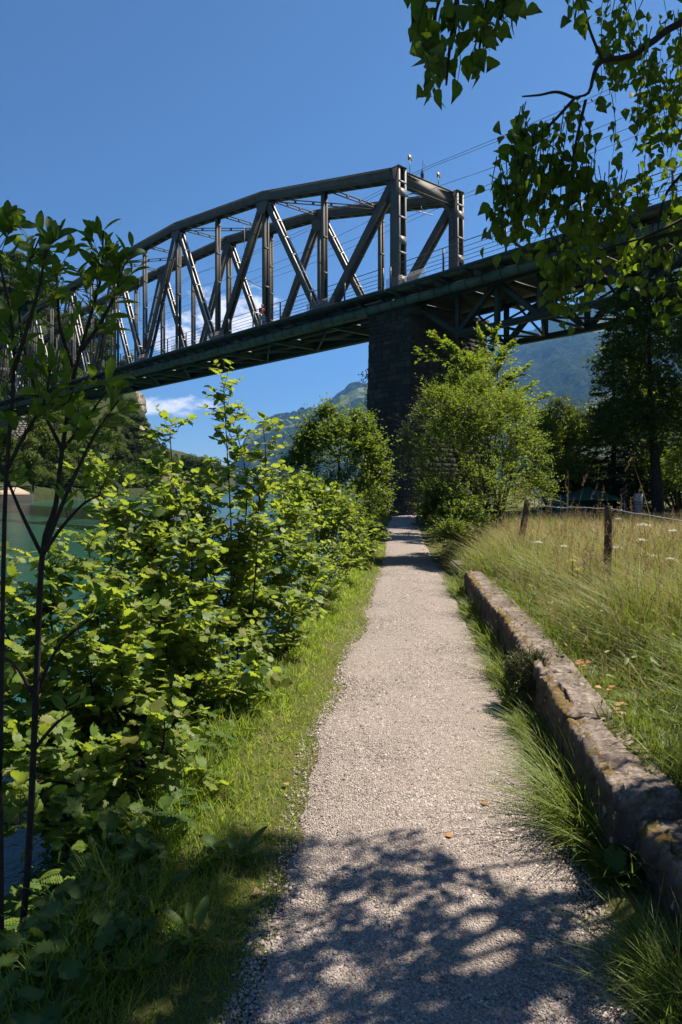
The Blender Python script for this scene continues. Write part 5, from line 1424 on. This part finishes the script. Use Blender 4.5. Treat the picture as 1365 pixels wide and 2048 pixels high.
def fern(px, py, Y, n, L, label):
    c = W(px, py, Y); c[2] = max(float(ground_z(c[0], c[1])), WATER_Z); root = thing('fern', c, label, 'fern', 'ferns on the left bank')
    for i in range(n):
        a = rng.uniform(0, 2 * math.pi); d = np.array([math.cos(a), math.sin(a), 0]); t = np.linspace(0, 1, 24)
        p = c + d * (L * .75 * t)[:, None] + ZU * (L * (.85 * t - .55 * t ** 2))[:, None]
        ax = unit(np.gradient(p, axis=0)); sd = np.cross(d, ZU)
        m = MB(); m.tube(p, np.linspace(.003, .001, 24), 4); fr = m.build('frond', M['herb'], root)
        sz = .30 * L * np.sin(np.pi * np.clip(.1 + t * .9, 0, 1)) ** .8 * (1 - .3 * t)
        P = np.vstack([p[3:], p[3:]]); A = np.vstack([unit(sd + ax[3:] * .35 - ZU * .1), unit(-sd + ax[3:] * .35 - ZU * .1)]); N = np.vstack([np.cross(ax, sd)[3:]] * 2); N = N * np.sign(N[:, 2:3] + 1e-6)
        link('leaflets', leaves_mesh('leaflets', P, A, N, np.tile(sz[3:], 2), 'needle', M['hazel']), fr)
fern(115, 1720, 3.4, 9, .42, 'pale fern between the stems on the left bank')
fern(240, 1790, 3.2, 8, .36, 'small fern right of the willow stem')
fern(190, 1680, 3.7, 8, .40, 'fern half hidden under the low hazel')
# low leafy cover on the shaded bank
n = 3600; Y = 1.6 + 4.2 * rng.uniform(0, 1, n) ** 1.3; X = land_l(Y) - rng.uniform(.42, 1.5, n)
k = fbm(X * 3, Y * 3, 3, 88) > -.25; X, Y = X[k], Y[k]; n = len(X)
P = np.stack([X, Y, np.maximum(ground_z(X, Y), WATER_Z) + rng.uniform(.0, .22, n) ** 1.2], -1); a = rng.uniform(0, 6.28, n)
tag(link('bank_cover', leaves_mesh('bank_cover', P, np.stack([np.cos(a), np.sin(a), rng.normal(size=n) * .3], -1), unit(ZU + rng.normal(size=(n, 3)) * .45), rng.uniform(.035, .095, n), 'hazel', M['herb'])), 'low leafy ground cover on the shaded river bank', 'ground cover', kind='stuff')
# fallen leaves on the path and the wall
for i, (px, py, lab) in enumerate([(1110, 1600, 'orange fallen leaf at the right path edge'), (1135, 1657, 'brown fallen leaf in the shade line at the right path edge'), (571, 1574, 'orange fallen leaf at the left path edge'), (975, 1624, 'yellowish fallen leaf on the open gravel'), (1290, 2030, 'pale fallen leaf at the bottom right'), (520, 1790, 'reddish fallen leaf on the shaded gravel at left'), (905, 1690, 'small fallen leaf above the tree shadow')]):
    y = 2283.6 / (py - YH); x = (px - 682.5) / FPX * y
    z = float(path_z(np.array(x), np.array(y))) + .008 if path_l(y) < x < path_r(y) else float(ground_z(x, y)) + .02
    root = thing('fallen_leaf', (x, y, z), lab, 'leaf', 'fallen leaves')
    a = rng.uniform(0, 6.28); leaf_objects(root, np.array([[x, y, z]]), np.array([[math.cos(a), math.sin(a), .1]]), unit(np.array([[.2, -.3, 1]])), np.array([.045]), 'birch', M['fallen'])
for i, (px, py, Y) in enumerate([(1095, 1300, 5.5), (1165, 1355, 5.0), (1300, 1470, 4.0), (1335, 1492, 3.85), (1230, 1430, 4.3), (1160, 1375, 4.9)]):
    y = Y; x = float(wall_x(y)) + .33; z = .40
    root = thing('fallen_leaf', (x, y, z), 'dry brown fallen leaf lying on the back of the low wall', 'leaf', 'fallen leaves on the wall')
    n = 3; a = rng.uniform(0, 6.28, n); leaf_objects(root, np.array([[x, y, z]] * n) + rng.normal(size=(n, 3)) * [.03, .03, .002], np.stack([np.cos(a), np.sin(a), a * 0 + .2], -1), unit(rng.normal(size=(n, 3)) * .4 + ZU), np.full(n, .05), 'birch', M['fallen'])
# loose gravel
def gravel(n, y0, y1, size):
    y = y0 * (y1 / y0) ** (rng.uniform(0, 1, n) ** 1.15); t = rng.uniform(-.02, 1.02, n)
    x = path_l(y) * (1 - t) + path_r(y) * t + rng.normal(size=n) * .015
    kp = (fbm(x * 1.9, y * .8, 4, 72) + .5 * np.abs((t - .5) * 2) < .62) | (rng.uniform(0, 1, n) < .35); x, y = x[kp], y[kp]; n = len(x)
    z = path_z(x, y); o = np.array([(1, 0, 0), (-1, 0, 0), (0, 1, 0), (0, -1, 0), (0, 0, 1)], float)
    s = size * rng.lognormal(0, .32, n) * (.85 + .15 * (y / y0) ** .6)
    V = o[None] * rng.uniform(.7, 1.25, (n, 5, 1)) + rng.normal(size=(n, 5, 3)) * .2
    R3 = unit(ZU + rng.normal(size=(n, 3)) * .35); R1 = unit(np.cross(R3, rand_unit(n))); R2 = np.cross(R3, R1)
    V = (V[..., 0:1] * R1[:, None] + V[..., 1:2] * R2[:, None] + V[..., 2:3] * R3[:, None]) * np.array([1, 1, .75])
    V = V * s[:, None, None] * .5 + np.stack([x, y, z - s * .02], -1)[:, None]
    T = np.array([[0, 2, 4], [2, 1, 4], [1, 3, 4], [3, 0, 4]])
    return mesh_np('loose_gravel', V.reshape(-1, 3), (T[None] + (np.arange(n) * 5)[:, None, None]).reshape(-1, 3), M['pebble'])
tag(link('loose_gravel', gravel(120000, 1.9, 15, .0083)), 'loose grey gravel stones covering the footpath', 'gravel', kind='stuff')

# ================================================================ things behind the meadow
road = MB(); road.add([(7.5, 29.0, .47), (60, 27.0, .47), (60, 30.5, .47), (7.5, 31.5, .47)], [[0, 1, 2, 3]])
tag(road.build('road', M['asphalt']), kind='structure')
def board(name, px0, px1, py0, py1, Y, mat, label, cat, legs=True, bars=None):
    a, b = W(px0, py1, Y), W(px1, py0, Y); c = (a + b) / 2
    g = .42; root = thing(name, (c[0], c[1], g), label, cat)
    m = MB(); m.box(a[0], b[0], Y - .02, Y + .02, a[2], b[2]); o = m.build('panel', mat, root)
    if legs:
        for x in (a[0] + .05, b[0] - .05):
            m = MB(); m.tube([(x, Y + .04, g - .1), (x, Y + .04, b[2] - .02)], .02, 6); m.build('leg', M['galv'], root)
    return root, o, a, b
root, o, a, b = board('hazard_board', 1240, 1255, 973, 1006, 32.5, M['black'], 'black board with cream diagonal stripes behind the meadow', 'sign')
w_, h_ = b[0] - a[0], b[2] - a[2]
for i in range(3):      # diagonal stripes, clipped to the panel
    z0 = a[2] + h_ * (.02 + .33 * i); pts = [(a[0], z0), (b[0], z0 + w_ * .8), (b[0], min(z0 + w_ * .8 + h_ * .16, b[2])), (a[0], z0 + h_ * .16)]
    pts = [(x, min(z, b[2])) for x, z in pts]
    m = MB(); V = [(x, 32.5 - .026, z) for x, z in pts]; m.add(V, [[0, 1, 2, 3]]); m.build('stripe', M['beige'], root)
root, o, a, b = board('white_cabinet', 1272, 1286, 987, 1017, 31.8, M['white'], 'white upright box with two dark bands right of the striped board', 'cabinet', False)
m = MB(); m.box(a[0] + .01, b[0] - .01, 31.825, 32.1, .4, b[2] - .01); m.build('body', M['white'], root)
for f in (.28, .42):
    m = MB(); z = a[2] + (b[2] - a[2]) * f; m.box(a[0] - .01, b[0] + .01, 31.765, 31.779, z - .02, z + .02); m.build('band', M['rail'], root)
board('white_sign_board', 1068, 1081, 977, 993, 30, M['white'], 'small white sign board at the left of the meadow back', 'sign')
tent = thing('green_tent', (11.2, 32.4, GM), 'low green pointed tent in the shade behind the meadow', 'tent')
ap = W(1177, 973, 32.4); m = MB()
bz = W(1177, 1000, 32.4)[2]; hw = 1.35
m.add([(ap[0] - hw, 31.4, bz), (ap[0] + hw, 31.4, bz), (ap[0] + hw, 33.6, bz), (ap[0] - hw, 33.6, bz), ap], T=[[0, 1, 4], [1, 2, 4], [2, 3, 4], [3, 0, 4]]); m.build('canopy', M['tent'], tent)
for x in (-1, 1):
    for y in (31.45, 33.55):
        m = MB(); m.tube([(ap[0] + x * hw * .97, y, GM - .1), (ap[0] + x * hw * .97, y, bz)], .025, 6); m.build('pole', M['galv'], tent)
m = MB(); m.box(ap[0] - hw, ap[0] + hw, 33.5, 33.52, GM, bz); m.build('back_wall', M['tent'], tent)
gate = thing('metal_gate', (9.2, 30, GM), 'thin metal field gate left of the green tent', 'gate')
for f in (.25, .55, .85):
    m = MB(); a, b = W(1084, 1008 - 18 * f, 30), W(1122, 1012 - 22 * f, 30.6); m.tube([a, b], .018, 5); m.build('bar', M['galv'], gate)
for px in (1084, 1104, 1122):
    m = MB(); a = W(px, 990, 30.2); m.tube([(a[0], a[1], GM - .05), a], .022, 5); m.build('upright', M['galv'], gate)

# ================================================================ far bank
def far_proto(kind, seed):
    """mesh pair (crown, trunk) about one metre-unit tall tree of height 10"""
    r = np.random.default_rng(seed)
    global rng
    keep, rng = rng, r
    if kind == 'spruce':
        n = 1500; t = r.uniform(0, 1, n) ** .7; z = 1 + 9.2 * t; R = 2.1 * (1 - t) ** .9 + .08
        a = r.uniform(0, 2 * np.pi, n); rad = R * r.uniform(.45, 1.05, n)
        P = np.stack([np.cos(a) * rad, np.sin(a) * rad, z - rad * .25], -1); A = np.stack([np.cos(a), np.sin(a), -.45 + 0 * a], -1); N = unit(A * .4 + ZU + r.normal(size=(n, 3)) * .3)
        s = r.uniform(.5, .95, n) * (1 - .5 * t); cr = leaves_mesh('crown', P, A, N, s, 'needle', M['far2'])
    else:
        P, D = [], []
        nl = 9
        for i in range(nl):
            c = np.array([r.normal() * 1.5, r.normal() * 1.5, r.uniform(3.4, 7.8)]); c[:2] *= (1 - abs(c[2] - 5) / 7)
            rad = np.array([1, 1, .85]) * r.uniform(1.2, 2.0); d = rand_unit(300); d[:, 2] = np.abs(d[:, 2] + .25) * np.sign(d[:, 2] + .6)
            P.append(c + d * rad * r.uniform(.72, 1.08, (300, 1))); D.append(d)
        P = np.concatenate(P); D = np.concatenate(D); N = unit(D + r.normal(size=P.shape) * .55 + ZU * .3); A = unit(np.cross(N, r.normal(size=P.shape)))
        cr = leaves_mesh('crown', P, A, N, r.uniform(.3, .62, len(P)), 'diamond', M['far'] if seed % 2 else M['far2'])
    m = MB(); m.tube([(0, 0, -1.5), (0, 0, 3), (.1, 0, 7)], [.22, .17, .05], 6); tr = m.mesh('trunk', M['trunk'])
    rng = keep
    return cr, tr
protos = [far_proto('broad', i + 1) for i in range(5)] + [far_proto('spruce', 40)]
def far_tree(x, y, z, h, k, label, group='trees of the wooded hill on the far bank', name='hillside_tree'):
    root = thing(name, (x, y, z), label, 'tree', group)
    a = random.uniform(0, 6.28); sc = h / 10; wd = sc * random.uniform(.9, 1.25)
    for nm, me in zip(('crown', 'trunk'), protos[k]):
        o = bpy.data.objects.new(nm, me); COL.objects.link(o); o.parent = root
        o.rotation_euler = (0, 0, a); o.scale = (wd, wd, sc)
cnt = 0; spots = []
random.seed(3)
while cnt < 165:
    u = random.uniform(-60, 300) if cnt < 150 else random.uniform(-140, -60); t = random.uniform(.02, 1.0)
    x, y, z = [float(v) for v in hill_point(np.array(u), np.array(t))]
    h = random.uniform(5.5, 10.5) * (1.0 if t > .15 else .7)
    if any((x - a) ** 2 + (y - b) ** 2 < (0.20 * (h + c)) ** 2 for a, b, c in spots): h *= .8
    if any((x - a) ** 2 + (y - b) ** 2 < 4.5 for a, b, c in spots): continue
    if 262 < u < 300 and .7 < t: continue
    if u < 66 and t < .12: continue
    spots.append((x, y, h)); cnt += 1
    k = random.choice([0, 1, 2, 3, 4, 0, 1, 2, 3, 4, 5])
    far_tree(x, y, z - .2, h, k, 'dark spruce in the wood on the far bank hillside' if k == 5 else 'round crowned tree in the wood on the far bank hillside')
for i in range(46):
    u = 66 + 262 * (i + random.random()) / 46; t = random.uniform(.03, .12)
    x, y, z = [float(v) for v in hill_point(np.array(u), np.array(t))]
    far_tree(x, y, z - .6, random.uniform(3.2, 6.0), random.choice([0, 1, 2, 3, 4]), 'low bushy tree on the far bank just above the waterline', 'bushes along the far waterline', 'shore_bush')
for u, t, h, k, lab in ((352, .3, 11, 5, 'spruce left of the gap by the far shore houses'), (365, .5, 10, 5, 'second spruce in the far shore grove'), (380, .3, 13, 1, 'tallest broadleaf tree in the far shore grove'), (400, .4, 15, 0, 'broad tree in the middle of the far shore grove'), (418, .3, 13, 3, 'tree right of the middle in the far shore grove'),
                        (435, .5, 11, 2, 'last tree of the far shore grove towards the open lake'), (340, .2, 9, 4, 'low tree at the left of the far shore grove'), (328, .5, 12, 5, 'pointed spruce at the foot of the cliff'), (318, .3, 12, 2, 'broad tree at the foot of the cliff'), (310, .5, 14, 5, 'tall spruce right below the cliff'), (450, .4, 8, 1, 'small tree at the lake end of the far shore')):
    x, y, z = [float(v) for v in hill_point(np.array(float(u)), np.array(t))]; far_tree(x, y, z - .3, h, k, lab, 'trees of the far shore grove', 'shore_tree')
def crag(c, r, label):
    bm = bmesh.new(); bmesh.ops.create_icosphere(bm, subdivisions=4, radius=1)
    for v in bm.verts:
        n = v.co.normalized(); k = 1 + .22 * float(fbm(n.x * 2 + c[0], n.y * 2 + n.z * 1.3, 4, 12)) + .10 * round(float(vnoise(n.z * 5, n.x * 2, 3)) * 2) / 2
        v.co = Vector((n.x * r[0] * k + c[0], n.y * r[1] * k + c[1], n.z * r[2] * k + c[2]))
    me = bpy.data.meshes.new('rock'); bm.to_mesh(me); bm.free(); me.materials.append(M['cliff'])
    root = thing('cliff_crag', (c[0], c[1], c[2] - r[2]), label, 'rock'); link('rock', me, root)
c = W(272, 812, 232); crag(c, (3.2, 6, 6.0), 'bare tan cliff face at the end of the wooded hill')
c = W(40, 605, 178); crag(c, (5, 6, 3.2), 'brown rock outcrop high on the wooded hill at the left')
hs = thing('boathouse', W(305, 985, 192), 'low brown roofed boathouse on the far shore', 'house')
c = W(305, 968, 190); L_, Wd = 5.2, 3
m = MB(); m.box(c[0] - L_, c[0] + L_, c[1] - Wd, c[1] + Wd, -.3, c[2] + .6); m.build('wall', M['woodwall'], hs)
m = MB(); z = c[2] + .6
m.add([(c[0] - L_ - .6, c[1] - Wd - .8, z - .3), (c[0] + L_ + .6, c[1] - Wd - .8, z - .3), (c[0] + L_ + .6, c[1] + Wd + .8, z - .3), (c[0] - L_ - .6, c[1] + Wd + .8, z - .3), (c[0] - L_ - .6, c[1], z + 2.2), (c[0] + L_ + .6, c[1], z + 2.2)], [[0, 1, 5, 4], [2, 3, 4, 5]], [[1, 2, 5], [3, 0, 4]]); rf = m.build('roof', M['roof'], hs)
m = MB(); m.box(c[0] + 2.1, c[0] + 2.7, c[1] - .4, c[1] + .3, z + 1.4, z + 2.9); m.build('chimney', M['beige'], rf)
for dx in (-3.2, 0, 3.2):
    m = MB(); m.box(c[0] + dx - .5, c[0] + dx + .5, c[1] - Wd - .05, c[1] - Wd + .02, z - 1.9, z - .9); m.build('window', M['black'], hs)
hs2 = thing('lake_hut', W(352, 985, 225), 'dark hut on the far shore by the blue boat', 'house')
c = W(352, 972, 225); m = MB(); m.box(c[0] - 3.5, c[0] + 3.5, c[1] - 2.5, c[1] + 2.5, -.5, c[2] + .9); m.build('wall', M['woodwall'], hs2)
m = MB(); z = c[2] + .9; m.add([(c[0] - 4.2, c[1] - 3, z), (c[0] + 4.2, c[1] - 3, z), (c[0] + 4.2, c[1] + 3, z), (c[0] - 4.2, c[1] + 3, z), (c[0] - 4.2, c[1], z + 1.8), (c[0] + 4.2, c[1], z + 1.8)], [[0, 1, 5, 4], [2, 3, 4, 5]], [[1, 2, 5], [3, 0, 4]]); m.build('roof', M['roof'], hs2)
bt = thing('rowing_boat', W(356, 988, 205) * [1, 1, 0] + [0, 0, WATER_Z], 'small blue covered boat moored at the far shore', 'boat')
c = W(356, 986, 205); m = MB(); pts = []
for t in np.linspace(-1, 1, 9):
    w_ = .7 * (1 - t ** 4) + .05; pts.append([(c[0] + t * 2.0, c[1] - w_, WATER_Z + .5 + .15 * t * t), (c[0] + t * 1.8, c[1] - w_ * .6, WATER_Z - .1), (c[0] + t * 1.8, c[1] + w_ * .6, WATER_Z - .1), (c[0] + t * 2.0, c[1] + w_, WATER_Z + .5 + .15 * t * t)])
pts = np.array(pts).reshape(-1, 3); q = [[i * 4 + j, (i + 1) * 4 + j, (i + 1) * 4 + (j + 1) % 4, i * 4 + (j + 1) % 4] for i in range(8) for j in range(3)]
m.add(pts, q); m.build('hull', M['white'], bt)
t = np.linspace(-1, 1, 9); m = MB(); m.tube(np.stack([c[0] + t * 1.7, 0 * t + c[1], WATER_Z + .5 + .25 * (1 - t * t)], -1), .12 + .5 * (1 - t ** 4), 8); m.build('cover', simple('blue_tarp', (.05, .12, .4), (.04, .1, .33), 3, .7), bt, True)
# landing below the far pier: pale slope over a stone quay
quay = thing('stone_quay', (-52, 108, 0), 'pale concrete slope on a grey stone quay below the far pier', 'quay')
a = [W(-120, 985, 92), W(62, 988, 100), W(66, 985, 106), W(-120, 975, 100)]
def slab(name, pts, z0, mat):
    m = MB(); n = len(pts); V = [tuple(p) for p in pts] + [(p[0], p[1], z0) for p in pts]
    m.add(V, [[0, 1, 2, 3], [0, 4, 5, 1], [1, 5, 6, 2], [2, 6, 7, 3], [3, 7, 4, 0]]); m.build(name, mat, quay)
slab('quay_wall', [W(-160, 994, 90), W(64, 990, 100), W(70, 988, 112), W(-160, 986, 104)], -1.2, M['pier_stone'])
slab('pale_slope', [W(-160, 989, 91) + [0, 0, .05], W(60, 986, 101) + [0, 0, .05], W(28, 971, 108), W(-160, 966, 103)], .55, M['beige'])

# ================================================================ walker on the footway
def walker():
    s0, q0 = 12.9, -1.15
    f = B(s0, q0, 13.04); root = thing('person', f, 'person in a red shirt and light shorts walking on the bridge footway', 'person')
    fw = -BD; sd = np.cross(ZU, fw)           # walking towards the near end
    def pt(x, y, z): return f + fw * x + sd * y + ZU * z
    J = {'pelvis': (0, 0, .95), 'belly': (0, 0, 1.1), 'chest': (.02, 0, 1.33), 'neck': (.03, 0, 1.5), 'head0': (.05, 0, 1.58), 'head1': (.06, 0, 1.68), 'head2': (.05, 0, 1.76),
         'hl': (0, .10, .9), 'kl': (.18, .11, .5), 'al': (.20, .11, .09), 'tl': (.36, .12, .04), 'hr': (0, -.10, .9), 'kr': (-.06, -.11, .5), 'ar': (-.32, -.11, .16), 'tr': (-.22, -.12, .04),
         'sl': (.02, .19, 1.42), 'el': (-.14, .25, 1.15), 'wl': (-.04, .25, .92), 'gl': (.02, .24, .82), 'sr': (.02, -.19, 1.42), 'er': (.06, -.25, 1.13), 'wr': (.26, -.22, .99), 'gr': (.36, -.21, .97)}
    R_ = dict(pelvis=.135, belly=.12, chest=.145, neck=.055, head0=.07, head1=.095, head2=.07, hl=.09, kl=.058, al=.04, tl=.035, hr=.09, kr=.058, ar=.04, tr=.035, sl=.06, el=.042, wl=.032, gl=.036, sr=.06, er=.042, wr=.032, gr=.036)
    E_ = [('pelvis', 'belly'), ('belly', 'chest'), ('chest', 'neck'), ('neck', 'head0'), ('head0', 'head1'), ('head1', 'head2'), ('pelvis', 'hl'), ('hl', 'kl'), ('kl', 'al'), ('al', 'tl'), ('pelvis', 'hr'), ('hr', 'kr'), ('kr', 'ar'), ('ar', 'tr'), ('chest', 'sl'), ('sl', 'el'), ('el', 'wl'), ('wl', 'gl'), ('chest', 'sr'), ('sr', 'er'), ('er', 'wr'), ('wr', 'gr')]
    def skin(name, keys, mat, grow=0.0, rootk='pelvis'):
        ks = list(keys); me = bpy.data.meshes.new(name)
        me.from_pydata([tuple(pt(*J[k])) for k in ks], [(ks.index(a), ks.index(b)) for a, b in E_ if a in ks and b in ks], [])
        o = link(name, me, root); md = o.modifiers.new('skin', 'SKIN')
        for i, k in enumerate(ks):
            me.skin_vertices[0].data[i].radius = (R_[k] + grow,) * 2; me.skin_vertices[0].data[i].use_root = (k == rootk)
        o.modifiers.new('sub', 'SUBSURF').levels = 1; o.modifiers['sub'].render_levels = 1
        md.use_smooth_shade = True; me.materials.append(mat); return o
    skin('body', J.keys(), simple('skin_tone', (.42, .26, .18), (.38, .22, .16), 6, .6))
    skin('shirt', ['belly', 'chest', 'sl', 'el', 'sr', 'er'], simple('red_cloth', (.42, .03, .03), (.32, .02, .025), 9, .9), .022, 'chest')
    skin('shorts', ['pelvis', 'hl', 'kl', 'hr', 'kr'], simple('pale_cloth', (.5, .46, .42), (.42, .38, .35), 9, .9), .02, 'pelvis')
    J['head1'] = (.03, 0, 1.71); J['head2'] = (.02, 0, 1.78); R_['head1'] = .095; R_['head2'] = .075
    skin('hair', ['head1', 'head2'], simple('dark_hair', (.05, .03, .02), (.03, .02, .015), 20, .8), .008, 'head1')
walker()

# ================================================================ air between here and the mountains
m = MB(); m.box(-9000, 12000, -500, 9000, -6, 1720)
V = np.concatenate(m.V)
hz_ = NT('haze'); hz_.n.remove(hz_.p)
pv = hz_.node('ShaderNodeVolumePrincipled'); pv.inputs['Color'].default_value = (.13, .42, .94, 1); pv.inputs['Density'].default_value = 6.2e-5; pv.inputs['Anisotropy'].default_value = 0.3
hz_.l.new(pv.outputs[0], hz_.o.inputs['Volume'])
tag(m.build('haze', hz_.m), kind='stuff')
